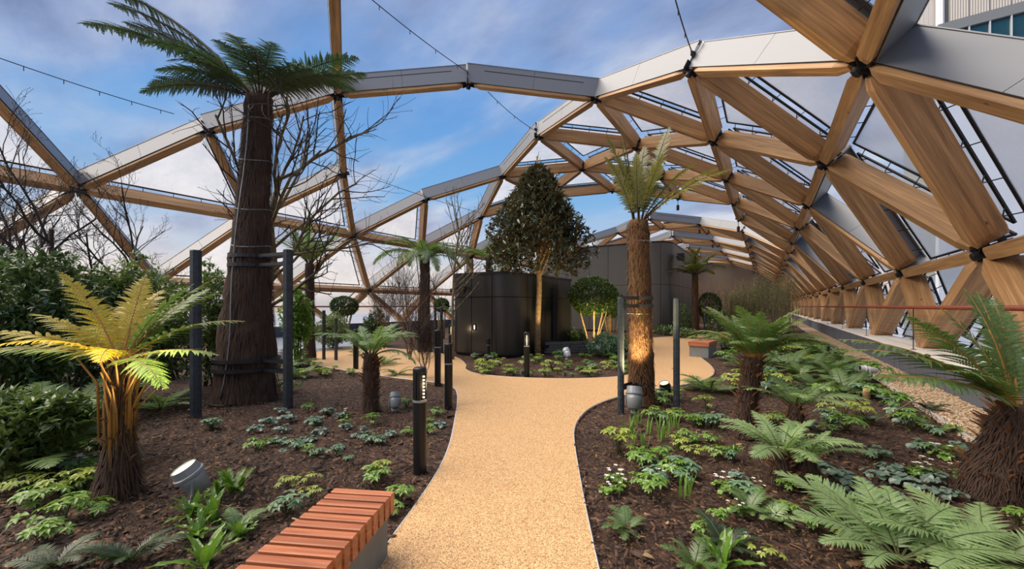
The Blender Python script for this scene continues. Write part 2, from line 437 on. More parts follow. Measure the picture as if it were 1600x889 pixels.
def slab(name, pts, z0, z1, mat, parent=None):
    mb = MB(); n = len(pts)
    mb.add([(p[0], p[1], z0) for p in pts] + [(p[0], p[1], z1) for p in pts],
           [tuple(range(n, 2 * n))] + [(i, (i + 1) % n, n + (i + 1) % n, n + i) for i in range(n)])
    me = mb.mesh(name, mat)
    import bmesh
    bm = bmesh.new(); bm.from_mesh(me); bmesh.ops.triangulate(bm, faces=[f for f in bm.faces if len(f.verts) > 4])
    bmesh.ops.recalc_face_normals(bm, faces=bm.faces[:]); bm.to_mesh(me); bm.free()
    return part(name, me, parent)

# mulch bed: near part is a fine uneven sheet, everything in one mesh
def soil_sheet():
    xs = np.concatenate([np.linspace(XKL, -9, 40)[:-1], np.linspace(-9, 2.2, 150)])
    ys = np.concatenate([np.linspace(Y0, 14, 190)[:-1], np.linspace(14, Y1, 60)])
    X, Y = np.meshgrid(xs, ys)
    Z = 0.028 * np.sin(X * 2.1 + 1.3 * np.sin(Y * 1.7)) * np.cos(Y * 1.9 + X) + rng.normal(0, 0.008, X.shape) - 0.03
    nx, ny = len(xs), len(ys)
    V = np.stack([X.ravel(), Y.ravel(), Z.ravel()], 1)
    i = np.arange((ny - 1) * nx).reshape(ny - 1, nx)[:, :-1].ravel()
    return np_mesh('floor', V, np.stack([i, i + 1, i + 1 + nx, i + nx], 1), M['soil'], True)
floor = part('floor', soil_sheet(), None); tag(floor, 'dark brown bark mulch planting beds covering the garden floor', None, kind='structure')
path = slab('path', path_out, -0.12, 0.012, M['path']); tag(path, 'sand coloured resin gravel path winding between the planting beds', None, kind='structure')
tr_ = slab('terrace', [G(*p) for p in ((400, 527), (545, 526), (572, 534), (540, 545), (470, 552), (400, 556))], -.1, .022, m_plain('terrace_paving', srgb(158, 164, 168), .55, 0, .1, 1.5)); tag(tr_, 'pale grey paved terrace behind the slim tree fern', None, kind='structure')
mb = MB(); ring = [Vector((p.x, p.y, 0.004)) for p in path_out]; mb.tube(ring + [ring[0]], 0.011, 4, cap=False)
edge = mb.build('trim_1', M['white_metal']); tag(edge, 'thin metal edging between path and mulch', None, kind='structure')

# bark chips (past counting): bent little wedges
def chips(n, dmin, dmax, size, seed):
    r = np.random.default_rng(seed)
    u = r.random(n); d = dmin * (dmax / dmin) ** (u ** 0.85)
    px = r.uniform(-40, 1640, n); k = (px - 800) / FOC * d
    X = CT * k - ST * d; Y = ST * k + CT * d
    ok = (~inside(X, Y)) & (X < 2.15) & (X > XKL + .2) & (Y > -3)
    X, Y, d = X[ok], Y[ok], d[ok]; n = len(X)
    L = size * r.lognormal(0, 0.45, n); W = L * r.uniform(.22, .5, n); H = L * r.uniform(.06, .14, n) + .002
    a = r.uniform(0, 2 * PI, n); tilt = r.normal(0, .28, n); roll = r.normal(0, .35, n)
    base = np.array([(-.5, -.5, 0), (.5, -.4, 0), (.55, .45, 0), (-.5, .5, 0), (-.42, -.4, 1), (.45, -.3, 1), (.48, .35, 1), (-.46, .42, 1)])
    P = base[None] * np.stack([L, W, H], 1)[:, None, :]
    x, y, z = P[..., 0], P[..., 1], P[..., 2]
    z = z + (x * 2 / L[:, None]) ** 2 * (L * .05)[:, None]
    y2 = y * np.cos(roll)[:, None] - z * np.sin(roll)[:, None]; z2 = y * np.sin(roll)[:, None] + z * np.cos(roll)[:, None]
    x3 = x * np.cos(tilt)[:, None] - z2 * np.sin(tilt)[:, None]; z3 = x * np.sin(tilt)[:, None] + z2 * np.cos(tilt)[:, None]
    ca, sa = np.cos(a)[:, None], np.sin(a)[:, None]
    V = np.stack([x3 * ca - y2 * sa + X[:, None], x3 * sa + y2 * ca + Y[:, None], z3 + r.uniform(-.018, .012, n)[:, None]], -1).reshape(-1, 3)
    f = np.array([(4, 5, 6, 7), (0, 1, 5, 4), (1, 2, 6, 5), (2, 3, 7, 6), (3, 0, 4, 7)])
    F = (np.arange(n) * 8)[:, None, None] + f[None]
    return V, F.reshape(-1, 4)
V1, F1 = chips(36000, 1.9, 11.0, 0.022, 3); V2, F2 = chips(9000, 1.9, 7.0, 0.036, 4)
ch = part('bark_chips', np_mesh('bark_chips', np.vstack([V1, V2]), np.vstack([F1, F2 + len(V1)]), M['chip']), floor)
tag(ch, None, None, kind='stuff')

# gravel margin with loose pebbles
gr = slab('gravel_margin', [(2.13, Y0), (XK, Y0), (XK, Y1), (2.13, Y1)], -0.1, -0.005, M['gravel'])
tag(gr, 'strip of loose tan gravel along the slate kerb', None, kind='structure')
def pebbles(n, seed):
    r = np.random.default_rng(seed)
    Y = 2.0 + 15 * r.random(n) ** 1.5; X = r.uniform(2.05, XK - .01, n); s = r.lognormal(math.log(.013), .3, n)
    b = np.array([(1, 0, 0), (0, 1, 0), (-1, 0, 0), (0, -1, 0), (0, 0, .7), (0, 0, -.6)])
    f = np.array([(0, 1, 4), (1, 2, 4), (2, 3, 4), (3, 0, 4)])
    a = r.uniform(0, 6.3, n); ca, sa = np.cos(a)[:, None], np.sin(a)[:, None]
    P = b[None] * (s[:, None, None] * r.uniform(.7, 1.4, (n, 1, 3)))
    V = np.stack([P[..., 0] * ca - P[..., 1] * sa + X[:, None], P[..., 0] * sa + P[..., 1] * ca + Y[:, None], P[..., 2] + r.uniform(-.004, .008, n)[:, None]], -1)
    return np_mesh('pebbles', V.reshape(-1, 3), ((np.arange(n) * 6)[:, None, None] + f[None]).reshape(-1, 3), M['pebble'])
tag(part('pebbles', pebbles(16000, 5), gr), None, None, kind='stuff')
mb = MB(); mb.box((2.12, (Y0 + Y1) / 2, -0.02), (0.02, Y1 - Y0, 0.09)); e2 = mb.build('trim_2', M['white_metal']); tag(e2, 'metal edging between mulch and gravel', None, kind='structure')

# kerbs: upright slate blocks under a pale ledge, right and left
def kerb(side, xk, xf, y_first, y_last, n_parts, label):
    root = empty('kerb_wall', (xk, 0, 0)); tag(root, label, None, kind='structure')
    bw = 0.45; sgn = 1 if side > 0 else -1
    me = MB(); me.box((sgn * .06, 0, .26), (.12, bw - .014, .60)); blk = me.mesh('slate_block', M['slate'])
    far = MB(); n = 0; y = y_first
    while y < y_last:
        jx = random.uniform(-.006, .006)
        if n < n_parts: part('slate_block', blk, root, (jx, y, random.uniform(-.004, .004)))
        else: far.box((sgn * .06 + jx, y, .26), (.12, bw - .014, .60))
        n += 1; y += bw
    if far.v:
        tag(far.build('far_blocks', M['slate'], root), None, None, kind='stuff')
    c = MB(); c.box((sgn * .33, (y_first + y_last) / 2, .25), (.42, y_last - y_first, .57)); c.build('kerb_core', M['gap'], root)
    c = MB(); x1 = sgn * (abs(xf - xk) + .55)
    c.box((x1 / 2 - sgn * .012, (y_first + y_last) / 2, .575), (abs(x1) + .03, y_last - y_first, .035)); c.build('ledge', M['ledge'], root)
    return root
kerb(1, XK, XF, -1.0, 70.0, 110, 'slate faced kerb with pale ledge beneath the right timber frames')
kerb(-1, XKL, XFL, -1.0, 60.0, 110, 'slate faced kerb along the far left side of the garden')

def handrail(x, y_first, y_last, n_wire, label):
    r = empty('handrail', (x, y_first, .59)); tag(r, label, 'handrail')
    L = y_last - y_first
    mb = MB(); mb.tube([(0, 0, 1.03), (0, L, 1.03)], .042, 12); mb.build('top_rail', M['rail_wood'], r, True)
    mb = MB(); mb.box((0, 0, .5), (.01, .045, 1.0)); mb.box((0, 0, .006), (.09, .12, .012)); pm = mb.mesh('post', M['steel'])
    y = .6
    while y < L: part('post', pm, r, (0, y, 0)); y += 5.4
    for k in range(n_wire):
        mb = MB(); mb.tube([(0, 0, .09 + k * .108), (0, L, .09 + k * .108)], .0035, 4); mb.build('rail_cable', M['wire'], r)
handrail(3.0, 2.0, 60.0, 8, 'brown timber topped handrail with thin cables along the right ledge')
handrail(2 * CX - 3.0, 3.0, 45.0, 5, 'distant brown timber topped handrail along the left side')

# water / quay far below outside, end of the garden
mb = MB(); mb.add([(-900, -900, -16), (900, -900, -16), (900, 900, -16), (-900, 900, -16)], [(0, 1, 2, 3)])
wt = mb.build('dock_water', m_plain('dock_water', srgb(150, 158, 170), 0.25, 0, .1, .02)); tag(wt, 'pale dock water far below outside the garden', None, kind='structure')
END_WALL = None

# ================================================================== timber lattice vault
S, OFF = 5.4, -2.086
HALF = [12.55, 12.74, 10.588, 7.557, 3.919, 0.0]
HGT = [-1.06, 0.972, 3.936, 6.185, 7.657, 8.131]
ROWU = [CX - h for h in HALF] + [CX + h for h in HALF[:-1][::-1]]
ROWZ = [HC + h for h in HGT] + [HC + h for h in HGT[:-1][::-1]]
NR = 11
def node(r, k): return Vector((ROWU[r], k * S / 2 + OFF, ROWZ[r]))
def row_normal(r):
    a = max(r - 1, 0); b = min(r + 1, NR - 1)
    t = Vector((ROWU[b] - ROWU[a], 0, ROWZ[b] - ROWZ[a])).normalized()
    return Vector((-t.z, 0, t.x))
RN = [row_normal(r) for r in range(NR)]
KMIN, KMAX = -2, 32
def tri_nodes(r, k):
    if (k - r) % 2 == 0: return [(r, k), (r + 1, k - 1), (r + 1, k + 1)]
    return [(r + 1, k), (r, k - 1), (r, k + 1)]
def is_open(r, k):
    odd = k % 2 == 1
    if r == 0: return odd
    if r == 9: return odd and False
    if r == 1: return odd and k >= 1
    if r == 8: return odd and k % 4 == 3 and 2 < k < 20
    if r == 2: return not odd and k >= 0
    if r == 7: return (not odd) and (k <= 4 or k in (14, 16, 20, 24))
    if 11 < k:                                         # the far openings of the crown
        return k < 16 or (k < 31 and (k - 16) % 4 >= 2)
    if r == 3: return k <= 8 or k in (10, 11)
    if r == 4: return k <= 7 or k == 11
    if r == 5: return k <= 6
    if r == 6: return k <= 5
    return False
SPECIAL = {((4, 4), (5, 3)), ((3, 3), (4, 4)), ((4, 4), (5, 5)), ((5, 5), (6, 6)), ((3, 5), (4, 4)), ((3, 7), (4, 8)), ((6, 6), (7, 5)), ((3, 1), (2, 2))}
SPECIAL = {tuple(sorted(s)) for s in SPECIAL}

edges = {}
for r in range(NR - 1):
    for k in range(KMIN, KMAX + 1):
        nd = tri_nodes(r, k)
        if min(n[1] for n in nd) < KMIN or max(n[1] for n in nd) > KMAX: continue
        for i in range(3):
            e = tuple(sorted((nd[i], nd[(i + 1) % 3]))); edges.setdefault(e, []).append((r, k))
closed = {t for ts in edges.values() for t in ts if not is_open(*t)}

mb = MB(); pr = [(ROWU[0], -.1)] + list(zip(ROWU, ROWZ)) + [(ROWU[-1], -.1)]; n_ = len(pr)
mb.add([(x, Y1, z) for x, z in pr] + [(x, Y1 + .4, z) for x, z in pr], [tuple(range(n_)), tuple(range(n_, 2 * n_))[::-1]] + [(i, i + n_, (i + 1) % n_ + n_, (i + 1) % n_) for i in range(n_)])
ew = mb.build('wall_back', m_plain('end_wall', srgb(112, 98, 86), .8)); tag(ew, 'grey brown end wall far down the garden', None, kind='structure')
vault = empty('ceiling', (CX, 0, 0)); tag(vault, 'timber lattice vault of triangles with open and foil filled bays arching over the garden', None, kind='structure')
VO = Vector((CX, 0, 0))
BD, BWID = 0.54, 0.25
def beam_mesh(L, foot=0):
    mb = MB(); xs = [-L / 2 + .20, -L / 2 + .42, L / 2 - .42, L / 2 - .20]
    if foot < 0: xs[:2] = [-L / 2 - .25, -L / 2 - .05]
    if foot > 0: xs[2:] = [L / 2 + .05, L / 2 + .25]
    ws = [.07, .125, .125, .07]; zb = [.05, 0, 0, .05]
    vs = []
    for x, w_, z in zip(xs, ws, zb): vs += [(x, -w_, z), (x, w_, z), (x, w_, BD), (x, -w_, BD)]
    fs = [(3, 2, 1, 0), (12, 13, 14, 15)]
    for i in range(3):
        for a in range(4): b = (a + 1) % 4; fs.append((i * 4 + a, i * 4 + b, i * 4 + 4 + b, i * 4 + 4 + a))
    mb.add(vs, fs); return mb.mesh('glulam_beam', M['glulam'])
beam_cache = {}
def frame(e):
    (r0, k0), (r1, k1) = e
    A, B = node(r0, k0), node(r1, k1); x = (B - A); L = x.length; x.normalize()
    z = RN[r0] + RN[r1]; z = (z - x * z.dot(x)).normalized(); y = z.cross(x)
    m = Matrix((x, y, z)).transposed().to_4x4(); m.translation = (A + B) / 2 - VO
    return m, L
def seen(p, mar=150):
    d = depth(p)
    if d < 0.8: return False
    x, y = pix(p); return -mar < x < 1600 + mar and -mar - 200 < y < 889 + mar
class Lot:
    """pieces of one kind: the nearest in view become parts, the rest one joined part"""
    def __init__(s, name, mats, limit): s.name, s.mats, s.limit, s.it = name, mats, limit, []
    def add(s, mesh, mat):
        p = mat.translation + VO; s.it.append((0 if seen(p) else 1, (p - Vector((0, 0, HC))).length, mesh, mat))
    def flush(s, parent):
        s.it.sort(key=lambda q: q[:2]); V = []; F = []; MI = []; n = 0
        for i, (vis, d, me, mat) in enumerate(s.it):
            if i < s.limit and not vis: part(s.name, me, parent, mat=mat)
            else:
                V += [mat @ v.co for v in me.vertices]
                for p in me.polygons: F.append(tuple(a + n for a in p.vertices)); MI.append(p.material_index)
                n += len(me.vertices)
        if V:
            mb = MB(); mb.v = V; mb.f = F; mb.m = MI
            tag(mb.build('far_' + s.name, s.mats, parent), None, None, kind='stuff')
beams = Lot('glulam_beam', M['glulam'], 290); clads = Lot('cladding_panel', [M['clad'], M['gap']], 290)
hubs = Lot('steel_node', M['steel'], 150); foils = Lot('etfe_cushion', M['etfe'], 200); tubes = Lot('foil_frame', M['steel'], 200)

def clad_mesh(e, m, L, side, slot):
    """two flush sheets over the open side of a beam that run from node to node, with a joint, a cap and a dark slot"""
    mi = m.inverted(); mb = MB(); y0 = side * .128; y1 = side * .152; zt = .76; z0 = .11
    ends = []
    for (r, k), sg in zip(e, (-1, 1)):
        n = (mi.to_3x3() @ RN[r]); xb = sg * (L / 2 - .02); xt = sg * L / 2 + n.x / max(n.z, .3) * zt + sg * .015
        ends.append((xb + (xt - xb) * z0 / zt, xt))
    for A, B in ((ends[0], (-.005, -.005)), ((.005, .005), ends[1])):
        vs = [(A[0], y0, z0), (B[0], y0, z0), (B[1], y0, zt), (A[1], y0, zt), (A[0], y1, z0), (B[0], y1, z0), (B[1], y1, zt), (A[1], y1, zt)]
        mb.add(vs, [(0, 1, 2, 3), (7, 6, 5, 4), (0, 4, 5, 1), (1, 5, 6, 2), (2, 6, 7, 3), (3, 7, 4, 0)])
    mb.box(((ends[0][1] + ends[1][1]) / 2, side * .08, zt + .01), (ends[1][1] - ends[0][1], .17, .02))
    mb.box((0, side * .131, .105), (L - .3, .02, .012), mi=1)
    if slot: mb.box((0, y1 + side * .002, .56), (L - 1.1, .006, .022), mi=1)
    return mb.mesh('cladding_panel', [M['clad'], M['gap']])
clad_cache = {}
used_nodes = set()
for e, ts in edges.items():
    cl = [t for t in ts if t in closed]
    if not cl and e not in SPECIAL: continue
    if e[0][0] == e[1][0] and e[0][0] in (0, 10): continue
    m, L = frame(e)
    used_nodes.update(e)
    key = round(L, 3)
    ft = -1 if e[0][0] in (0, 10) else 1 if e[1][0] in (0, 10) else 0
    if (key, ft) not in beam_cache: beam_cache[key, ft] = beam_mesh(L, ft)
    beams.add(beam_cache[key, ft], m)
    rr = sorted((e[0][0], e[1][0]))
    if rr[0] == 0 or rr[1] == 10: continue
    for t in ts:
        if t in closed: continue
        c = sum((node(*n) for n in tri_nodes(*t)), Vector()) / 3 - VO
        side = 1 if (m.inverted() @ c).y > 0 else -1
        slot = 4 <= (rr[0] + rr[1]) / 2 <= 6
        ck = (e[0][0], e[1][0], e[1][1] - e[0][1], side, slot)
        if ck not in clad_cache: clad_cache[ck] = clad_mesh(e, m, L, side, slot)
        clads.add(clad_cache[ck], m)
# steel hubs
mb = MB(); mb.lathe([(.075, -.06), (.085, -.05), (.085, .46), (.06, .5)], 10)
for k in range(6):
    a = k * PI / 3 + PI / 6 * 0; R = Matrix.Rotation(a, 3, 'Z')
    mb.box(R @ Vector((.17, 0, .14)), (.2, .02, .22), R); mb.box(R @ Vector((.17, 0, .42)), (.18, .02, .12), R)
hub_me = mb.mesh('steel_node', M['steel'])
for r, k in used_nodes:
    if r in (0, 10): continue
    z = RN[r]; y = Vector((0, 1, 0)); x = y.cross(z)
    m = Matrix((x, y, z)).transposed().to_4x4(); m.translation = node(r, k) - VO; hubs.add(hub_me, m)
# pale folded strips that close the cladding at the nodes
mb = MB(); mb.lathe([(.10, .1), (.13, .13), (.13, .78), (.11, .79)], 8); js_me = mb.mesh('joint_strip', M['ledge']); strips = Lot('joint_strip', M['ledge'], 60)
cn = {}
for e, ts in edges.items():
    if e[0] in used_nodes and e[1] in used_nodes and any(t not in closed for t in ts) and 2 <= e[0][0] and e[1][0] <= 8:
        for q in e: cn[q] = 1
for r, k in cn:
    z = RN[r]; y = Vector((0, 1, 0)); x = y.cross(z); m = Matrix((x, y, z)).transposed().to_4x4(); m.translation = node(r, k) - VO; strips.add(js_me, m)
# foil cushions with their tube frames
for t in sorted(closed):
    nd = tri_nodes(*t); P = [node(*n) + RN[n[0]] * 0.78 for n in nd]; c = sum(P, Vector()) / 3
    n = (P[1] - P[0]).cross(P[2] - P[0]).normalized()
    if n.dot(RN[t[0]] + RN[t[0] + 1]) < 0: n = -n
    inr = [p + (c - p) * (.40 / max((c - p).length, .1)) for p in P]
    N = 6; vs = []; idx = {}; mid = (c)
    for i in range(N + 1):
        for j in range(N + 1 - i):
            a, b, g = i / N, j / N, 1 - (i + j) / N
            idx[i, j] = len(vs); vs.append(inr[0] * a + inr[1] * b + inr[2] * g + n * (27 * a * b * g) * .28 - c)
    fs = []
    for i in range(N):
        for j in range(N - i):
            fs.append((idx[i, j], idx[i + 1, j], idx[i, j + 1]))
            if i + j < N - 1: fs.append((idx[i + 1, j], idx[i + 1, j + 1], idx[i, j + 1]))
    mb = MB(); mb.add(vs, fs); me = mb.mesh('etfe_cushion', M['etfe'], True)
    foils.add(me, Matrix.Translation(c - VO))
    mb = MB()
    for i in range(3):
        a, b = inr[i] - c, inr[(i + 1) % 3] - c; mb.tube([a, b], .034, 6)
        a2, b2 = P[i] - c, P[(i + 1) % 3] - c
        L = (b - a).length; q = 5
        for s_ in range(q):
            f = (s_ + .5) / q; p = a.lerp(b, f); ab = (b2 - a2); p2 = a2 + ab * ((p - a2).dot(ab) / ab.length_squared) - n * .2
            mb.tube([p, p2], .012, 4)
    tubes.add(mb.mesh('foil_frame', M['steel']), Matrix.Translation(c - VO))
for lot in (beams, clads, hubs, foils, tubes, strips): lot.flush(vault)

# festoon cables hung through the openings
def hang(name, A, B, sag, n_drop, label):
    mb = MB(); A, B = Vector(A), Vector(B); pts = []
    for i in range(17):
        t = i / 16; p = A.lerp(B, t); p.z -= sag * 4 * t * (1 - t); pts.append(p)
    base = A; mb.tube([p - base for p in pts], .013, 5)
    o = mb.build(name, M['cable'], None, loc=base); tag(o, label, 'cable', 'thin black cables strung under the vault')
    for i in range(n_drop):
        t = (i + .5) / n_drop; p = A.lerp(B, t); p.z -= sag * 4 * t * (1 - t)
        d = MB(); d.tube([(0, 0, 0), (0, 0, -.12)], .012, 5); d.build('clip', M['cable'], o, loc=p - base)
    return o
# ================================================================== pavilions, tower
def rounded_outline(x0, x1, y0, y1, rads, step=.09):
    """plan outline, counter-clockwise from the front left; rads: fl, fr, br, bl"""
    pts = []
    for (cx, cy, r, a0) in ((x0, y0, rads[0], PI), (x1, y0, rads[1], 1.5 * PI), (x1, y1, rads[2], 0), (x0, y1, rads[3], .5 * PI)):
        ox = cx + (r if cx == x0 else -r); oy = cy + (r if cy == y0 else -r); n = max(2, int(r * 1.57 / step) + 1) if r > .01 else 1
        for i in range(n + 1 if n > 1 else 1):
            a = a0 + .5 * PI * i / max(n, 1); pts.append(Vector((ox + r * math.cos(a), oy + r * math.sin(a), 0)))
    return pts
def pavilion(name, label, x0, x1, y0, y1, h, rads, joints, hj, skin='pav'):
    """dark metal box of rounded plan; its skin is split into panels at the plan distances in joints and at height hj"""
    root = empty(name, ((x0 + x1) / 2, y0, 0)); O = Vector(((x0 + x1) / 2, y0, 0)); tag(root, label, 'pavilion')
    out = rounded_outline(x0, x1, y0, y1, rads); n = len(out)
    seg = [(out[(i + 1) % n] - out[i]).length for i in range(n)]; cum = [0]
    for q in seg: cum.append(cum[-1] + q)
    def pt(d):
        d = d % cum[-1]
        for i in range(n):
            if cum[i] <= d <= cum[i + 1] + 1e-6:
                t = (d - cum[i]) / max(seg[i], 1e-6); p = out[i].lerp(out[(i + 1) % n], t); tg = (out[(i + 1) % n] - out[i]).normalized()
                return p - O, Vector((tg.y, -tg.x, 0))
    js = sorted(set(round(j, 2) for j in joints)) ; js.append(js[0] + cum[-1])
    core = MB(); m = len(out); vs = []
    for p in out:
        q = (p - O); c = Vector((0, (y1 - y0) / 2, 0)); d = (q - c); d = d * (1 - .05 / max(d.length, .1)); vs.append(c + d)
    core.add([(v.x, v.y, 0) for v in vs] + [(v.x, v.y, h - .06) for v in vs], [tuple(range(m, 2 * m))] + [(i, (i + 1) % m, m + (i + 1) % m, m + i) for i in range(m)])
    core.build('core', M['gap'], root)
    for a, b in zip(js[:-1], js[1:]):
        for zi, (z0, z1) in enumerate(((.06, hj), (hj, h)) if hj else ((.06, h),)):
            ds = [a + .012]; ds += [c for c in cum + [q + cum[-1] for q in cum] if a + .03 < c < b - .03]; ds.append(b - .012)
            mb = MB(); vs = []
            for d in ds:
                p, nr = pt(d); vs += [(p.x, p.y, z0 + .012), (p.x, p.y, z1 - .012), (p.x - nr.x * .04, p.y - nr.y * .04, z1 - .012), (p.x - nr.x * .04, p.y - nr.y * .04, z0 + .012)]
            fs = []
            for i in range(len(ds) - 1):
                for k in range(4): k2 = (k + 1) % 4; fs.append((4 * i + k, 4 * i + 4 + k, 4 * i + 4 + k2, 4 * i + k2))
            fs += [(0, 1, 2, 3), tuple(4 * (len(ds) - 1) + k for k in (3, 2, 1, 0))]
            mb.add(vs, fs); mb.build('wall_panel', M[skin], root)
    rf = MB(); vs = []
    for d in cum[:-1]:
        p, nr = pt(d + 1e-4); vs.append((p.x + nr.x * .03, p.y + nr.y * .03))
    k = len(vs)
    rf.add([(x, y, h - .03) for x, y in vs] + [(x, y, h + .05) for x, y in vs], [tuple(range(k, 2 * k)), tuple(range(k))[::-1]] + [(i, (i + 1) % k, k + (i + 1) % k, k + i) for i in range(k)])
    rf.build('roof_edge', M['black'], root)
    return root, O
PF = (-9.35, -6.85, 10.35, 15.2)
p1, o1 = pavilion('low_pavilion', 'low black metal pavilion with rounded corners behind the magnolia', *PF, 2.72, (.55, .75, .1, .1), [.55, 1.36, 2.2, 3.7, 5.0, 6.0, 8.5], 1.95, 'pav_dark')
mb = MB(); mb.box((1.27, 3.2, 1.35), (.06, .34, 2.0)); mb.build('door_slot', M['gap'], p1)
PB = (-14.2, -4.95, 25.2, 34.0)
p2, o2 = pavilion('tall_pavilion', 'tall dark grey metal pavilion with one rounded corner behind the right tree fern', *PB, 5.62, (.3, 1.3, .3, .3), [1.2, 3.0, 4.3, 5.6, 6.9, 8.9, 10.4, 11.8, 13.2, 15.5, 20, 25], 3.0)

# security cameras and the floodlight on the pavilions
def dome_cam(loc, rz, label):
    r = empty('security_camera', loc, rz); tag(r, label, 'camera', None)
    mb = MB(); mb.box((0, -.09, .06), (.035, .18, .035)); mb.box((0, .0, .06), (.1, .02, .12)); mb.build('bracket', M['black'], r)
    mb = MB(); mb.lathe([(.02, .05), (.075, .04), (.085, 0), (.08, -.06), (.05, -.11), (.015, -.13)], 14, (0, -.2, 0)); mb.build('dome', M['black'], r, True)
    mb = MB(); mb.lathe([(.03, -.002), (.03, .012)], 12, (0, -.275, -.05), Matrix.Rotation(PI / 2, 3, 'X')); mb.build('lens', M['dark_lens'], r)
dome_cam((-8.86, 10.27, 2.2), -.25, 'black dome security camera on low pavilion, left of the pair')
dome_cam((-8.48, 10.27, 2.2), .35, 'black dome security camera on low pavilion, right of the pair')
r = empty('wall_light', (-8.2, 10.33, .95)); tag(r, 'small glowing recessed wall light beside the low pavilion door panel', 'light')
mb = MB(); mb.box((0, .0, 0), (.16, .03, .2)); mb.build('housing', M['gap'], r)
mb = MB(); mb.box((.05, -.02, 0), (.035, .012, .13)); mb.build('lamp', M['led'], r)
r = empty('floodlight', (-4.83, 26.6, 4.75)); tag(r, 'black floodlight high on the tall pavilion side wall', 'light')
mb = MB(); mb.box((.3, 0, 0), (.42, .34, .42)); mb.build('housing', M['black'], r)
mb = MB(); mb.box((.05, 0, 0), (.14, .06, .08)); mb.build('bracket', M['steel'], r)

# the tower across the street
def tower():
    YT = 70.0; x0 = 17.9; x1 = 60.0
    r = empty('office_tower', (x0, YT, -16)); tag(r, 'tall pale office tower with ribbed panels seen through the top right opening', 'building')
    z = 16.0
    bands = [(28.0, 33.2, 'g'), (36.2, 44.2, 'p'), (44.2, 48.0, 'g'), (48.0, 54.0, 'p'), (26.5, 31.0, 'p'), (0, 26.5, 'p')]
    mw = 1.67
    mb = MB(); mb.box(((x1 - x0) / 2, 8.2, (54 + z) / 2), (x1 - x0 - .5, 15.5, 54 + z)); mb.build('core', M['concrete'], r)
    gl = MB(); gl.box((0, 0, 0), (mw - .12, .08, 5.0)); glm = gl.mesh('window', M['tower_glass'])
    pn = MB(); pn.box((0, 0, 0), (mw - .06, .3, 7.96)); pnm = pn.mesh('facade_panel', M['ribbed'])
    mu = MB(); mu.box((0, 0, 0), (.12, .3, 5.2)); mum = mu.mesh('mullion', M['white_metal'])
    bd = MB(); bd.box(((x1 - x0) / 2, -.05, 35.95 + z), (x1 - x0 + .2, .5, 1.15)); bd.box(((x1 - x0) / 2, -.05, 29.8 + z), (x1 - x0 + .2, .5, 1.0)); bd.build('spandrel_band', m_plain('spandrel', srgb(132, 134, 132), .4, .3), r)
    n = int((x1 - x0) / mw)
    for i in range(n):
        x = .9 + mw * i
        part('window', glm, r, (x + mw / 2, .1, 32.8 + z)); part('mullion', mum, r, (x, -.1, 32.8 + z))
        part('facade_panel', pnm, r, (x + mw / 2, 0, 40.6 + z)); part('facade_panel', pnm, r, (x + mw / 2, 0, 48.7 + z))
    lo = MB(); lo.box(((x1 - x0) / 2, -.02, (29.2 + z) / 2), (x1 - x0, .4, 29.2 + z)); lo.build('lower_facade', m_plain('lower_facade', srgb(186, 194, 206), .4, .1, .08, .3), r)
    cr = MB()
    for a in range(3):
        an = PI / 2 * (a + .5) / 3
        cr.tube([(.45 - .45 * math.sin(an), .4 - .45 * math.cos(an) , 10), (.45 - .45 * math.sin(an), .4 - .45 * math.cos(an), 54 + z)], .2, 6)
    cr.build('corner_post', M['white_metal'], r)
    for j in range(6): part('facade_panel', pnm, r, (-.12, 1.6 + j * 1.7, 40.6 + z), (0, 0, PI / 2)); part('facade_panel', pnm, r, (-.12, 1.6 + j * 1.7, 32.4 + z), (0, 0, PI / 2))
tower()

# dry stone edging by the low pavilion
def stone_ring(pts, n_layers, label):
    r = empty('dry_stone_edging', pts[0]); tag(r, label, 'low wall'); O = Vector(pts[0])
    for a, b in zip(pts[:-1], pts[1:]):
        a, b = Vector(a), Vector(b); L = (b - a).length; ang = math.atan2(b.y - a.y, b.x - a.x)
        for l in range(n_layers):
            x = -random.uniform(0, .2)
            while x < L:
                w_ = random.uniform(.28, .62); mb = MB(); mb.box((0, 0, 0), (w_ - .02, .26, .085))
                p = a + (b - a).normalized() * (x + w_ / 2) - O
                mb.build('stone', M['stone'], r, False, loc=(p.x, p.y, .045 + l * .095), rot=(0, random.uniform(-.02, .02), ang + random.uniform(-.05, .05))); x += w_
stone_ring([(-6.5, 12.4, 0), (-5.5, 13.4, 0), (-4.4, 14.5, 0)], 4, 'low dry stone edging of flat grey slabs behind the magnolia')

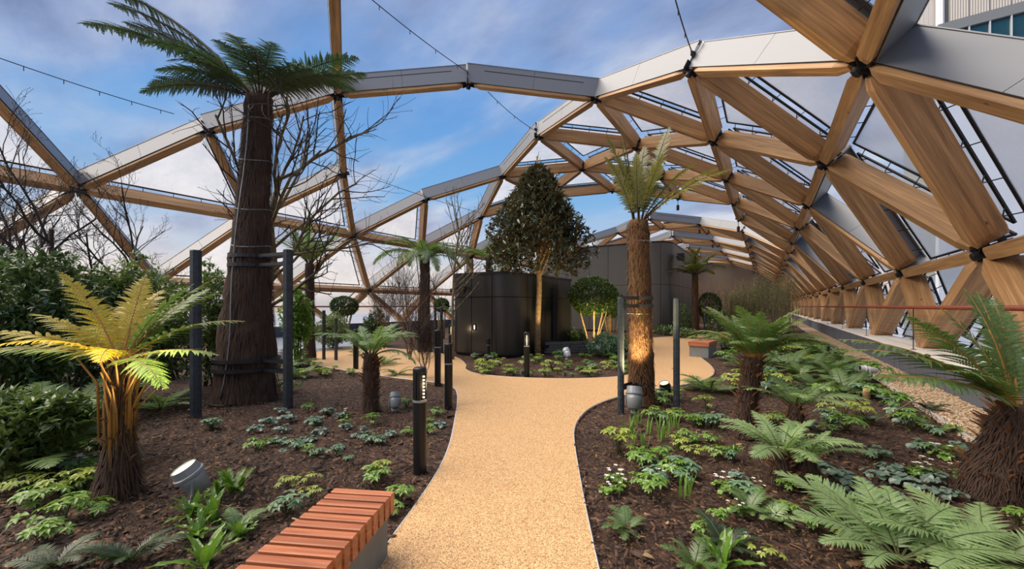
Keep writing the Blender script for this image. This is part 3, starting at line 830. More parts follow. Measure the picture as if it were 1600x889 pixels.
# ================================================================== benches
def bench(origin, ang, n, sl, sw, sp, h, sd, label, base_to, names):
    """slats across the long axis; the local x axis runs along the bench, y across"""
    r = empty('slatted_bench', origin, ang); tag(r, label, 'bench')
    mb = MB(); b = .006; mb.box((0, 0, 0), (sw, sl, sd)); me = mb.mesh('slat', M['cedar'])
    # slats keep the grain along their length: mesh is turned so that object x is the long side
    mb = MB(); hx, hy, hz = sl / 2, sw / 2, sd / 2; b = .005
    sec = [(-hy, -hz + b), (-hy + b, -hz), (hy - b, -hz), (hy, -hz + b), (hy, hz - b), (hy - b, hz), (-hy + b, hz), (-hy, hz - b)]
    mb.add([(-hx, y, z) for y, z in sec] + [(hx, y, z) for y, z in sec], [tuple(range(8))[::-1], tuple(range(8, 16))] + [(i, (i + 1) % 8, 8 + (i + 1) % 8, 8 + i) for i in range(8)])
    me = mb.mesh('slat', M['cedar'])
    for i in range(n): part('slat', me, r, (sw / 2 + i * sp, 0, h - sd / 2), (0, 0, PI / 2))
    mb = MB(); L = n * sp
    mb.box((L / 2 + .02, 0, (h - sd) / 2 - .03), (L - .06, sl - .05, h - sd - .0 + .05)); mb.build('concrete_base', M['concrete'], r)
    mb = MB(); mb.box((L / 2, .1, h - sd + .004), (L - .1, .03, .012)); mb.box((L / 2, -.1, h - sd + .004), (L - .1, .03, .012)); mb.build('fixing_bar', M['steel'], r)
    return r
a_b = math.atan2(-.9, .437)
bench((-2.285, 1.70, 0), a_b, 15, .42, .056, .080, .41, .13, 'near slatted cedar bench on a concrete base at the left path edge', 1, None)
pb = G(1104, 560)
bench((pb.x - .25, pb.y + .1, 0), PI / 2 - .1, 12, .62, .075, .1, .5, .14, 'distant slatted cedar bench on a concrete block right of the right tree fern', 1, None)

# ================================================================== bollards, spotlights
def bollard_meshes():
    R = .066
    p = MB(); p.lathe([(R, -.12), (R, .70)], 20); post = p.mesh('post', M['black'], False)
    c = MB(); c.lathe([(R + .004, .70), (R + .004, .722)], 20); col = c.mesh('collar', M['grey_metal'])
    k = MB(); k.lathe([(R, .985), (R + .002, 1.0), (R + .002, 1.03), (R - .012, 1.042), (.01, 1.046)], 20); cap = k.mesh('cap', M['black'])
    s = MB(); s.lathe([(R - .016, .72), (R - .016, .99)], 14)
    for i in range(10):
        a = 2 * PI * i / 10
        if i in (0, 1): continue
        s.box((math.cos(a) * (R - .006), math.sin(a) * (R - .006), .855), (.013, .034, .27), Matrix.Rotation(a, 3, 'Z'))
    sh = s.mesh('head', M['black'])
    l = MB()
    for j in range(7):
        for a in (.3,): l.lathe([(.001, -.009), (.009, -.006), (.009, .006), (.001, .009)], 6, (math.cos(a) * (R - .008), math.sin(a) * (R - .008), .75 + j * .034))
    return post, col, cap, sh, l.mesh('led_strip', M['led'])
BM = bollard_meshes()
def bollard(px, py, rz, lit, label, lamp=0.0, hs=1.0):
    p = G(px, py); r = empty('bollard_light', p, rz); r.scale = (1, 1, hs); tag(r, label, 'bollard', 'black bollard lights along the path')
    for nm, me in zip(('post', 'collar', 'cap', 'head'), BM[:4]): part(nm, me, r)
    if lit: part('led_strip', BM[4], r)
    if lamp:
        d = bpy.data.lights.new('bollard_lamp', 'POINT'); d.energy = lamp; d.color = (1, .74, .42); d.shadow_soft_size = .05
        o = bpy.data.objects.new('bollard_lamp', d); o.parent = r; o.location = (.11, .05, .86); COL.objects.link(o)
bollard(656, 737, -.35, 1, 'black bollard light with glowing dots nearest the camera, left of path', 1.2)
bollard(701, 636, .6, 0, 'black unlit bollard light at the left path bend', 0)
bollard(823, 588, -1.3, 1, 'black bollard light glowing in the middle island bed', 3)
bollard(763, 561, 1, 0, 'short black bollard in front of the low pavilion door', 0, .62)
bollard(704, 556, -.8, 1, 'distant glowing bollard left of the low pavilion', 3)
bollard(1147, 533, -1.6, 1, 'distant glowing bollard behind the right fern clump', 3)
bollard(556, 577, 1, 0, 'slim black bollard among ferns left of the path fork', 0)
bollard(684, 600, 1, 0, 'slim dark bollard just behind the path bend', 0, 1.1)

def spotlight(loc, aim, L, label, lit, energy=0, mat='grey_metal', R=.075, cone=50, h=None):
    """garden spike spotlight: barrel with a wider collar, yoke, foot; aims along the vector aim"""
    aim = Vector(aim).normalized(); h = h if h is not None else L * .75
    r = empty('garden_spotlight', loc); tag(r, label, 'spotlight', None)
    q = aim.to_track_quat('Z', 'Y').to_matrix(); c = Vector((0, 0, h))
    mb = MB(); mb.lathe([(R * .55, -L * .55), (R * .8, -L * .5), (R * .98, -L * .1), (R * 1.02, L * .12)], 18, c, q); mb.build('barrel', M[mat], r, True)
    mb = MB(); mb.lathe([(R * 1.06, L * .10), (R * 1.16, L * .12), (R * 1.16, L * .2), (R * 1.04, L * .22), (R * .98, L * .46), (R * .9, L * .46), (R * .88, L * .40), (.004, L * .40)], 18, c, q); mb.build('collar', M[mat], r)
    mb = MB(); mb.lathe([(R * .86, L * .40), (R * .86, L * .425), (.004, L * .43)], 18, c, q); mb.build('lens', M['lens'] if lit else M['dark_lens'], r)
    sd = aim.cross(Vector((0, 0, 1)))
    sd = sd.normalized() if sd.length > .05 else Vector((1, 0, 0))
    mb = MB()
    for s_ in (-1, 1): mb.tube([c + sd * s_ * R * 1.1, c + sd * s_ * R * 1.1 + Vector((0, 0, -h * .45)), Vector((0, 0, h * .12))], .012, 6)
    mb.build('yoke', M[mat], r)
    mb = MB(); mb.lathe([(.05, .0), (.06, .012), (.06, .04), (.03, .05)], 14); mb.tube([(0, 0, .01), (0, 0, -.15)], .018, 6); mb.build('foot', M[mat], r)
    if energy:
        d = bpy.data.lights.new('spot_lamp', 'SPOT'); d.energy = energy; d.color = (1, .74, .36); d.spot_size = math.radians(cone); d.spot_blend = .6; d.shadow_soft_size = .05
        o = bpy.data.objects.new('spot_lamp', d); o.parent = r; o.location = c + aim * (L * .5); o.rotation_euler = aim.to_track_quat('-Z', 'Y').to_euler(); COL.objects.link(o)
    return r
P_GOLD = G(186, 772); P_BIG = G(385, 622); P_RT = G(1002, 630)
s1 = G(300, 792)
spotlight(s1, RIGHT * -.36 - FWD * .3 + Vector((0, 0, .85)), .25, 'grey lit spotlight aimed at the golden fern, front left bed', 1, 230, R=.095, cone=80, h=.24)
s2 = G(617, 642)
spotlight(s2, (-.4, .3, 1), .24, 'grey spotlight standing right of the small fern by the left path', 0, 0, R=.08)
s3 = G(991, 646)
spotlight(s3, FWD * .3 + RIGHT * .12 + Vector((0, 0, 1)), .34, 'large grey spotlight at the foot of the right tree fern', 0, 320, R=.115, cone=80)
s4 = G(1040, 622)
spotlight(s4, (P_RT + Vector((0, 0, 1.6))) - s4, .24, 'black lit spotlight between right tree fern and its stake', 1, 330, mat='black', R=.085, cone=60)
s5 = G(886, 562)
spotlight(s5, (G(840, 553) + Vector((0, 0, 2.2))) - s5, .3, 'white spotlight right of the magnolia trunk', 0, 160, mat='white_metal', R=.1, cone=60)
s6 = G(935, 553)
spotlight(s6, (G(926, 545) + Vector((0, 0, 1.1))) - s6, .36, 'white spotlight in front of the topiary ball tree', 0, 240, mat='white_metal', R=.11, cone=80)
s7 = G(1356, 595)
spotlight(s7, (-.95, -.35, .12), .34, 'pale grey spotlight lying nearly level in the right bed near gravel', 0, 0, R=.07, mat='white_metal')
s8 = G(1131, 552)
spotlight(s8, (-.3, .3, 1), .3, 'small dark spotlight beside the distant bench', 0, 0, mat='black', R=.09)
s9 = G(438, 566)
spotlight(s9, (-.4, .2, 1), .3, 'pale spotlight behind the right stake of the big tree fern', 0, 0, mat='white_metal', R=.1)

# stump and hose
sp = G(1354, 622); mb = MB(); mb.lathe([(.06, -.05), (.055, .1), (.05, .17), (.01, .175)], 12); o = mb.build('cut_stump', M['bark_pale'], None, True, loc=sp); tag(o, 'short cut tree stump in the right bed before the gravel', 'stump')
hz = [G(x, y, .02) for x, y in ((318, 628), (330, 633), (350, 634), (372, 630), (392, 628))]
mb = MB(); mb.tube([p - hz[0] for p in hz], .012, 6); o = mb.build('hose', M['cable'], None, loc=hz[0]); tag(o, 'black irrigation hose at the foot of the big tree fern', 'hose')
hz = [G(x, y, .015) for x, y in ((262, 889), (285, 862), (300, 845), (308, 830), (306, 818))]
mb = MB(); mb.tube([p - hz[0] for p in hz], .006, 6); o = mb.build('cable', M['cable'], None, loc=hz[0]); tag(o, 'thin black cable running from the front left spotlight through the mulch', 'cable')
hz = [at_d(x, y, 5.3) for x, y in ((1368, 657), (1395, 645), (1420, 630), (1438, 622), (1448, 634), (1462, 662))]
mb = MB(); mb.tube([p - hz[0] for p in hz], [.006, .009, .009, .007, .006, .004], 6); o = mb.build('fallen_branch', M['twig_brown'], None, loc=hz[0]); tag(o, 'bent bare fallen branch in the right bed near the gravel', 'branch')

# festoon cables between roof nodes
def tip(r, k, z=1.05): return node(r, k) + RN[r] * z
hang('festoon_cable', tip(4, 2, .2), tip(3, 1, .2) , .0, 0, 'x') if False else None
def cable_px(p0, d0, p1, d1, label, nd=3): hang('festoon_cable', at_d(*p0, d0), at_d(*p1, d1), .12, nd, label)
cable_px((-260, -5), 8.5, (272, 178), 13.8, 'black festoon cable across the upper left sky', 8)
cable_px((500, -70), 9.3, (730, 112), 14.6, 'black festoon cable from the top centre to the first white arch', 5)
cable_px((762, 143), 15.2, (838, 205), 18.6, 'black festoon cable between the first and second white arch', 3)
cable_px((538, 262), 18.2, (752, 333), 27.5, 'black festoon cable falling across the middle opening', 5)
cable_px((1040, -60), 7.0, (1084, 88), 9.3, 'black festoon cable hanging at the top near the right arch', 4)
# pendant lamps under far arches
for i, (r_, k_) in enumerate(((6, 12), (7, 13), (6, 16), (6, 20))):
    p = node(r_, k_); q = empty('pendant_lamp', p - Vector((0, 0, .12)))
    tag(q, ['small dark pendant lamp under the third arch beside the tree fern fronds', 'small dark pendant lamp under the right end of third arch', 'small dark pendant lamp under the first distant white arch', 'small dark pendant lamp under the second distant white arch'][i], 'lamp', 'pendant lamps under the arches')
    mb = MB(); mb.tube([(0, 0, .2), (0, 0, -.25)], .02, 5); mb.build('stem', M['steel'], q)
    mb = MB(); mb.lathe([(.04, -.25), (.1, -.3), (.1, -.62), (.07, -.64)], 10); mb.build('shade', M['steel'], q)
# ================================================================== plant builders
def frond_mesh(name, L, a0, a1, npin, pmax, seed, mats, droop=.25, bip=True, stalk=.12, curl=0.0, sp=.02, sweep=.95, pl=.62, tipw=1.0):
    """one arching fern frond along +X: midrib, then pairs of leaflets, each cut into narrow lobes"""
    r = np.random.default_rng(seed); NS = 18
    ts = np.linspace(0, 1, NS + 1); ang = a0 + (a1 - a0) * ts ** 1.25
    P = np.zeros((NS + 1, 3)); yaw = curl * ts ** 2
    for i in range(NS):
        a = (ang[i] + ang[i + 1]) / 2; yw = (yaw[i] + yaw[i + 1]) / 2
        P[i + 1] = P[i] + np.array([math.cos(a) * math.cos(yw), math.cos(a) * math.sin(yw), math.sin(a)]) * L / NS
    mb = MB(); mb.tube([tuple(p) for p in P], [.011 * L ** .5 * (1 - .85 * t) for t in ts], 4, cap=False, mi=1)
    def ev(t):
        f = t * NS; i = min(int(f), NS - 1); u = f - i
        T = P[i + 1] - P[i]; T = T / np.linalg.norm(T); p = P[i] * (1 - u) + P[i + 1] * u
        Sd = np.array([-math.sin(yaw[i]), math.cos(yaw[i]), 0]); N = np.cross(T, Sd); return p, T, Sd, N
    gap = L * (1 - stalk) / npin
    for k in range(npin):
        t = stalk + (1 - stalk) * ((k + .5) / npin) ** .92
        u = (t - stalk) / (1 - stalk)
        ln = pmax * min(1, .35 + u / .28) * (1 - u ** 2.2) ** .8 * tipw + .012
        p, T, Sd, N = ev(min(t, .995))
        for sg in (-1, 1):
            if r.random() < .03: continue
            l = ln * r.uniform(.86, 1.08); ph = (1.22 - .5 * u) * sweep + r.normal(0, .05)
            D = T * math.cos(ph) + Sd * sg * math.sin(ph) + N * r.normal(.04, .06); D /= np.linalg.norm(D)
            Q = np.cross(N, D) * sg; Q /= np.linalg.norm(Q)          # points to the frond tip side
            dr = droop * r.uniform(.6, 1.4)
            def pos(s): return p + D * l * s + np.array([0, 0, -1.0]) * dr * l * s * s
            m = max(4, int(l / sp)) if bip else max(3, int(l / .05))
            vs = []; fs = []
            for j in range(m):
                s0, s1 = j / m, (j + 1) / m; sm = (s0 + s1) / 2
                A, B = pos(s0), pos(s1 * .999 - .12 / m)
                w_ = gap * pl * (1 - sm ** 1.6) ** .8 * min(1, .6 + sm * 3) * min(1, l / (gap * 2.2)) if bip else l * pl * .5 * (1 - sm ** 2)
                if not bip: w_ = max(w_, .003)
                for q in (-1, 1):
                    O = Q * q * w_ + D * w_ * (.38 if bip else .15) - N * w_ * .12
                    b = len(vs); vs += [A, B, B + O * .72 + D * l / m * .1, A + O]; fs.append((b, b + 1, b + 2, b + 3))
            mb.add(vs, fs, 0)
    return mb.mesh(name, mats)

def leaf_arrays(P, D, N, L, W, fold=.25, droop=0.15):
    """P,D,N (n,3); two-sided folded leaves with five corners"""
    D = D / np.linalg.norm(D, axis=1, keepdims=True); S_ = np.cross(D, N); S_ /= np.linalg.norm(S_, axis=1, keepdims=True) + 1e-9; U = np.cross(S_, D)
    L = L[:, None]; W = W[:, None]
    c = P + D * L * .45; a = U * W * fold; tp = P + D * L - U * L * droop
    V = np.stack([P, c + S_ * W * .5 + a, c, c - S_ * W * .5 + a, tp], 1).reshape(-1, 3)
    f = np.array([(0, 1, 2), (0, 2, 3), (2, 1, 4), (3, 2, 4)])
    F = ((np.arange(len(P)) * 5)[:, None, None] + f[None]).reshape(-1, 3)
    return V, F
def rand_dirs(r, n):
    v = r.normal(0, 1, (n, 3)); return v / np.linalg.norm(v, axis=1, keepdims=True)
def whorls(r, C, nl, L, W, up=.5, spread=1.0):
    """nl leaves around every centre"""
    n = len(C); P = np.repeat(C, nl, 0); D = rand_dirs(r, n * nl) * spread; D[:, 2] += up
    N = rand_dirs(r, n * nl) * .5; N[:, 2] += 1
    k = n * nl
    return leaf_arrays(P, D, N, L * r.uniform(.65, 1.2, k), W * r.uniform(.7, 1.2, k))

def branching(seed, base, d0, length, rad, depth_, n_child, spread, up=.15, shrink=.68, wob=.12, first=.35):
    """recursive twigs: list of (points, radii, level) and the tip positions"""
    r = random.Random(seed); segs = []; tips = []
    def grow(p, d, ln, rd, lv):
        pts = [p.copy()]; rr = [rd]; n = 5; q = p.copy(); dd = d.copy()
        for i in range(n):
            dd = (dd + Vector((r.gauss(0, wob), r.gauss(0, wob), r.gauss(0, wob) + up * .3))).normalized()
            q = q + dd * ln / n; pts.append(q.copy()); rr.append(rd * (1 - .45 * (i + 1) / n))
        segs.append((pts, rr, lv))
        if lv >= depth_: tips.append((pts[-1], dd)); return
        for c in range(n_child[min(lv, len(n_child) - 1)]):
            f = first + (1 - first) * (c + r.random()) / n_child[min(lv, len(n_child) - 1)]
            i = min(int(f * n), n - 1); b = pts[i].lerp(pts[i + 1], f * n - i)
            ax = Vector((r.gauss(0, 1), r.gauss(0, 1), r.gauss(0, 1))); ax = (ax - dd * ax.dot(dd)).normalized()
            nd = (dd + ax * spread * r.uniform(.6, 1.2) + Vector((0, 0, up))).normalized()
            grow(b, nd, ln * shrink * r.uniform(.75, 1.15), rd * .52 * (1 - .3 * f), lv + 1)
        tips.append((pts[-1], dd))
    grow(Vector(base), Vector(d0).normalized(), length, rad, 0)
    return segs, tips
def add_segs(mb, segs, levels, sides=(8, 6, 4, 3, 3), minr=.0028):
    for pts, rr, lv in segs:
        if lv in levels: mb.tube(pts, [max(x, minr) for x in rr], sides[min(lv, len(sides) - 1)], cap=lv == 0)

# ------------------------------------------------------------------ tree ferns
def trunk_mesh(h, prof, seed, mats, fibres=900, stubs=0, lean=(0, 0), fl=.22):
    """shaggy fern trunk: prof is a list of (fraction of height, radius); fibres hang down it; cut frond stubs stick out"""
    r = np.random.default_rng(seed); n = 26; ns = 26; mb = MB()
    pr = np.array(prof); jit = r.normal(0, .06, (ns + 1, n)); jit = (jit + np.roll(jit, 1, 1)) * .7
    def rad(t): return float(np.interp(t, pr[:, 0], pr[:, 1]))
    def ctr(t): return np.array([lean[0] * t ** 1.3, lean[1] * t ** 1.3, 0])
    vs = []; fs = []
    for i in range(ns + 1):
        t = i / ns
        for k in range(n):
            a = 2 * PI * k / n; q = rad(t) * (1 + jit[i, k] + .05 * math.sin(3 * a + 1)); c = ctr(t)
            vs.append((c[0] + q * math.cos(a), c[1] + q * math.sin(a), t * h - (.08 if i == 0 else 0)))
    for i in range(ns):
        for k in range(n): k2 = (k + 1) % n; fs.append((i * n + k, i * n + k2, (i + 1) * n + k2, (i + 1) * n + k))
    fs.append(tuple(ns * n + k for k in range(n))); mb.add(vs, fs)
    body = mb.mesh('trunk', mats[0], True)
    fb = MB()
    for _ in range(fibres):
        t = r.random(); a = r.uniform(0, 2 * PI); q = rad(t) * 1.01; c = ctr(t); l = fl * r.uniform(.4, 1.2); w_ = .004 + .004 * r.random()
        o = np.array([math.cos(a), math.sin(a), 0]); s_ = np.array([-o[1], o[0], 0]); p = c + o * q + np.array([0, 0, t * h])
        t2 = max(t - l / h, 0); p2 = ctr(t2) + o * (rad(t2) + .02 + .03 * r.random()) + s_ * r.normal(0, .03) + np.array([0, 0, t2 * h])
        fb.add([p - s_ * w_, p + s_ * w_, p2 + s_ * w_ * .3, p2 - s_ * w_ * .3], [(0, 1, 2, 3)])
    fib = fb.mesh('fibre', mats[1]); stub = None
    if stubs:
        sb = MB()
        for _ in range(stubs):
            t = r.uniform(.1, 1.0); a = r.uniform(0, 2 * PI); o = np.array([math.cos(a), math.sin(a), 0]); p = ctr(t) + o * rad(t) * .92 + np.array([0, 0, t * h])
            l = r.uniform(.04, .12); d = o * .75 + np.array([0, 0, .9]); sb.tube([tuple(p), tuple(p + d * l * .6), tuple(p + (d + o * .3) * l)], [.013, .011, .004], 5)
        stub = sb.mesh('stub', mats[2])
    return body, fib, stub

def tree_fern(px, py, label, h, prof, fronds, fmats, bark=('fern_bark', 'fern_fibre', 'fern_stub'), seed=1, fibres=900, stubs=0, lean=(0, 0), fl=.22, loc=None, old=None, name='tree_fern'):
    """fronds: list of dicts or tuples (azimuth in degrees seen in plan with 0 = photo right and 90 = away, length, start angle, end angle)"""
    p = loc or G(px, py); root = empty(name, p); tag(root, label, 'tree fern')
    body, fib, stub = trunk_mesh(h, prof, seed, [M[b] for b in bark], fibres, stubs, lean, fl)
    tr = part('trunk', body, root); tag(part('fibre', fib, tr), None, None, kind='stuff')
    if stub: tag(part('cut_stub', stub, tr), None, None, kind='stuff')
    cr = Vector((lean[0], lean[1], h)); cache = {}
    for i, (az, L, a0, a1, *ex) in enumerate(fronds):
        mat = ex[0] if ex else fmats[0]
        key = (round(a0), round(a1), mat, i % 3)
        if key not in cache:
            cache[key] = frond_mesh('frond', 1.0, math.radians(a0), math.radians(a1), max(24, int(10 * L) + 17), .22 if L > .9 else .24, seed * 31 + i, [M[mat], M[fmats[1]]], sp=.015 if L > 1 else .02, curl=random.uniform(-.3, .3))
        an = math.radians(az) + TH
        rt = prof[-1][1] * .5
        part('frond', cache[key], root, cr + Vector((math.cos(an) * rt, math.sin(an) * rt, -.02)), Euler((random.uniform(-.2, .2), 0, an)), L)
    return root
def ring(n, L, a0, a1, seed, jl=.15, ja=8, off=0):
    r = random.Random(seed); return [(360 * i / n + off + r.uniform(-12, 12), L * r.uniform(1 - jl, 1 + jl), a0 + r.uniform(-ja, ja), a1 + r.uniform(-ja, ja)) for i in range(n)]

def stake(p, top, label, w_=.09, straps=()):
    r = empty('support_stake', p); tag(r, label, 'stake', None)
    mb = MB(); h = top - p.z
    mb.lathe([(w_ * .62, -.2), (w_ * .62, h - .015), (w_ * .56, h)], 8); mb.build('post', M['stake'], r)
    return r
def straps(tree, p, zs, rads, posts):
    """black bands round the trunk, each tied on to the stakes"""
    for z, q in zip(zs, rads):
        mb = MB(); cz = Vector((0.24 * CT, .24 * ST, 0)) * (z / hB) ** 1.3 if tree is tB else Vector((0, 0, 0)); mb.lathe([(q - .02, z - .025), (q, z - .03), (q, z + .03), (q - .02, z + .025)], 24, cz)
        for s_ in posts:
            d = (s_ - p); d.z = 0; n = d.normalized(); a = n * (q * .9); b = d
            sd = Vector((-n.y, n.x, 0))
            for o in (-1, 1):
                mb.box(((a + b) / 2 + sd * o * .055) + Vector((0, 0, z)), ((b - a).length, .012, .055), Matrix.Rotation(math.atan2(n.y, n.x), 3, 'Z'))
        mb.build('strap', M['strap'], tree)

# 1. the big one, left
pB = P_BIG
hB = top_z(pB, 152)
profB = [(0, .52), (.04, .48), (.15, .44), (.3, .375), (.45, .30), (.6, .265), (.8, .235), (.92, .21), (1, .2)]
fb = [(175, 3.9, 50, 20), (166, 3.6, 44, 14), (170, 3.8, 47, 17), (150, 2.9, 46, 10), (181, 3.2, 38, 4), (185, 1.9, 26, -18), (200, 1.7, 12, -28), (120, 1.7, 62, 10), (140, 1.6, 60, -10), (160, 1.5, 58, -12),
      (60, 1.7, 62, -6), (35, 1.6, 56, -16), (10, 1.9, 38, -8), (-5, 1.8, 30, -20), (-25, 1.6, 28, -34), (80, 1.5, 72, 5), (100, 1.5, 68, 0),
      (215, 1.4, 30, -42), (240, 1.3, 30, -40), (300, 1.5, 38, -40), (330, 1.5, 34, -34), (270, 1.2, 50, -30), (20, 1.5, 60, -20), (178, 1.6, 40, -8), (192, 2.3, 40, 0), (45, 2.0, 50, -4), (-12, 2.0, 36, -14), (70, 1.8, 66, 4), (110, 1.9, 64, 6), (232, 1.6, 40, -30), (285, 1.5, 44, -36), (312, 1.6, 40, -34)]
tB = tree_fern(0, 0, 'largest tree fern, thick shaggy dark trunk tied to dark stakes, left of path', hB, profB, fb, ('frond_dark', 'rachis_dark'), seed=3, fibres=5200, lean=(.24 * CT, .24 * ST), loc=pB, fl=.3)
post_b = [(306, 648, 391, 'dark square stake left of the largest tree fern trunk'), (450, 632, 390, 'dark square stake right of the largest tree fern trunk'), (362, 606, 395, 'dark stake half hidden behind the largest tree fern trunk')]
pp = []
for x, y, t, lb in post_b:
    q = G(x, y); pp.append(q); stake(q, top_z(q, t), lb, .125)
zb = [top_z(pB, 402), top_z(pB, 416), top_z(pB, 560), top_z(pB, 574)]
straps(tB, pB, zb, [.345, .355, .52, .53], [pp[1]])
mb = MB(); pts = []
for i in range(24):
    t = i / 23; z = .1 + t * (hB - .35); q = float(np.interp(z / hB, [a for a, b in profB], [b for a, b in profB])) + .03; an = TH - 1.75 + .15 * math.sin(t * 9)
    ln = .24 * (z / hB) ** 1.3
    pts.append((ln * CT + q * math.cos(an), ln * ST + q * math.sin(an), z))
mb.tube(pts, .011, 5)
for z_ in (.78, .62, .5, .92):
    q = float(np.interp(z_, [a for a, b in profB], [b for a, b in profB])) + .02; c = .24 * z_ ** 1.3
    mb.tube([(c * CT + q * math.cos(a), c * ST + q * math.sin(a), z_ * hB + .03 * math.sin(a * 2)) for a in np.linspace(0, 2 * PI, 20)], .009, 5)
mb.build('drip_pipe', M['wire'], tB, True)

# 2. right, reddish trunk
hR = top_z(P_RT, 345)
fr = [(170, 1.75, 88, 74), (150, 1.7, 84, 74), (20, 1.65, 82, 70), (5, 1.75, 50, 16), (-15, 1.6, 44, 10), (178, 1.5, 82, 58), (60, 1.45, 84, 70), (110, 1.3, 82, 62), (200, 1.2, 76, 50), (340, 1.3, 64, 30), (300, 1.1, 80, 50), (260, 1.1, 82, 55)]
tR = tree_fern(0, 0, 'tall tree fern with rusty lit trunk beside the path fork, right', hR, [(0, .225), (.1, .20), (.4, .185), (.7, .17), (.95, .165), (1, .15)], fr, ('frond_olive', 'rachis_dark'), ('fern_bark_red', 'fern_fibre_red', 'fern_stub'), seed=5, fibres=4200, lean=(-.06 * CT, -.06 * ST), loc=P_RT, fl=.1)
q1 = G(970, 641); stake(q1, top_z(q1, 464), 'dark stake left of the rusty tree fern trunk', .085)
q2 = G(1057, 634); stake(q2, top_z(q2, 466), 'dark stake right of the rusty tree fern trunk', .085)
straps(tR, P_RT, [top_z(P_RT, 466), top_z(P_RT, 478), top_z(P_RT, 597)], [.20, .20, .215], [q1])
mb = MB()
for y in (378, 490):
    z = top_z(P_RT, y); mb.tube([(.195 * math.cos(a) - .04, .195 * math.sin(a), z) for a in np.linspace(0, 2 * PI, 20)], .008, 5)
mb.build('drip_pipe', M['wire'], tR, True)

# 3-6. those further back
def far_fern(px, py, ty, w_px, label, fr_, mats, stakes, seed, bark=('fern_bark', 'fern_fibre', 'fern_stub'), wide=1.5):
    p = G(px, py); d = depth(p); h = top_z(p, ty); r0 = w_px * d / FOC / 2
    t = tree_fern(px, py, label, h, [(0, r0 * wide), (.2, r0 * 1.15), (.6, r0), (1, r0 * .95)], fr_, mats, bark, seed=seed, fibres=900, fl=.2)
    for i, (x, y, ty2, lb) in enumerate(stakes):
        q = G(x, y); stake(q, top_z(q, ty2), lb, .08)
    return t
far_fern(484, 562, 412, 13, 'slim tree fern behind the right stake of the largest fern', ring(9, 1.25, 62, 5, 1) + ring(7, 1.3, 76, 40, 2), ('frond_mid', 'rachis_dark'),
         [(506, 562, 485, 'slim dark stake right of the slim tree fern'), (525, 563, 497, 'shorter slim dark stake near the far left path')], 11)
far_fern(664, 549, 402, 15, 'drooping palm like tree fern left of the low pavilion', ring(14, 1.85, 34, -72, 3) + ring(8, 1.6, 55, -30, 4), ('frond_mid', 'rachis_dark'),
         [(655, 551, 478, 'dark stake left of the drooping tree fern'), (680, 552, 476, 'dark stake right of the drooping tree fern'), (690, 550, 480, 'second dark stake right of the drooping tree fern')], 12)
far_fern(1086, 520, 430, 9, 'distant tree fern right of the tall pavilion', ring(12, 2.0, 40, -30, 5) + ring(8, 1.9, 66, 25, 6), ('frond_olive', 'rachis_dark'),
         [(1080, 521, 466, 'distant dark stake left of the distant tree fern'), (1101, 521, 470, 'distant dark stake right of the distant tree fern')], 13, ('fern_bark_red', 'fern_fibre_red', 'fern_stub'))
far_fern(764, 528, 406, 10, 'tree fern behind the low pavilion with fronds over its roof', ring(12, 2.4, 42, -24, 7), ('frond_mid', 'rachis_dark'), [], 14)
far_fern(722, 536, 500, 12, 'short tree fern left of the low pavilion corner', ring(11, 1.3, 58, -10, 8), ('frond_mid', 'rachis_dark'), [], 15)
# 7. small, left of the path fork
P7 = G(580, 640)
tree_fern(0, 0, 'small tree fern with ragged brown trunk left of the path fork', top_z(P7, 553), [(0, .11), (.3, .09), (.7, .11), (1, .1)], ring(9, .85, 58, -20, 9) + ring(6, .7, 74, 10, 10) + [(-10, .8, 30, -62), (15, .75, 26, -66)], ('frond_light', 'rachis'),
          seed=21, fibres=900, stubs=90, loc=P7)
# 8. golden, lit
stP = P_GOLD; hG = top_z(stP, 655)
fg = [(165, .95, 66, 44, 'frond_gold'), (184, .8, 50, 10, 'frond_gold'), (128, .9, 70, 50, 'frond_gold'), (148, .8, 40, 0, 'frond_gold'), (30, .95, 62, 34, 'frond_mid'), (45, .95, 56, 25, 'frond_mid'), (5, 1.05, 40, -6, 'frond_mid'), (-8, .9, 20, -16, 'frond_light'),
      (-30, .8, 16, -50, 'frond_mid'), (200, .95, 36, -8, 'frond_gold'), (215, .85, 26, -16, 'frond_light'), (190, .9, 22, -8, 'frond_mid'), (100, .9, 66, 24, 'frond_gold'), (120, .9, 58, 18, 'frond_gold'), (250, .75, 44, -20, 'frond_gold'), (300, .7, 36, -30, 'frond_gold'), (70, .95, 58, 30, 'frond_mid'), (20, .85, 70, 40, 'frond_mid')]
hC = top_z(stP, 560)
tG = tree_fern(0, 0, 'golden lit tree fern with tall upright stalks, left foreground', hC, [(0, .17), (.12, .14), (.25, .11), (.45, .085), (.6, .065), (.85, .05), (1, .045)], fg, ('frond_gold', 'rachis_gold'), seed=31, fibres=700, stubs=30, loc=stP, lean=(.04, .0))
mb = MB(); rr = random.Random(4)
for i in range(46):
    a = rr.uniform(0, 2 * PI); q = rr.uniform(.06, .13); q2 = rr.uniform(.08, .32); z0 = hC * rr.uniform(.2, .5); z1 = hC * rr.uniform(.75, 1.12)
    mb.tube([(q * math.cos(a), q * math.sin(a), z0), ((q + .01) * math.cos(a), (q + .01) * math.sin(a), z0 + (z1 - z0) * .6), (q2 * math.cos(a), q2 * math.sin(a), z1)], [.012, .010, .005], 5)
mb.build('stalks', M['rachis_gold'], tG, True)
# 9. right of the path
P9 = G(1163, 681)
tree_fern(0, 0, 'bushy tree fern with dark leaning trunk in the right bed', top_z(P9, 558), [(0, .11), (.3, .085), (.7, .09), (.9, .11), (1, .1)], ring(15, .82, 56, -22, 12) + ring(15, .8, 74, 18, 13), ('frond_mid', 'rachis_gold'),
          seed=41, fibres=1200, stubs=120, loc=P9, lean=(.12 * CT, .12 * ST))
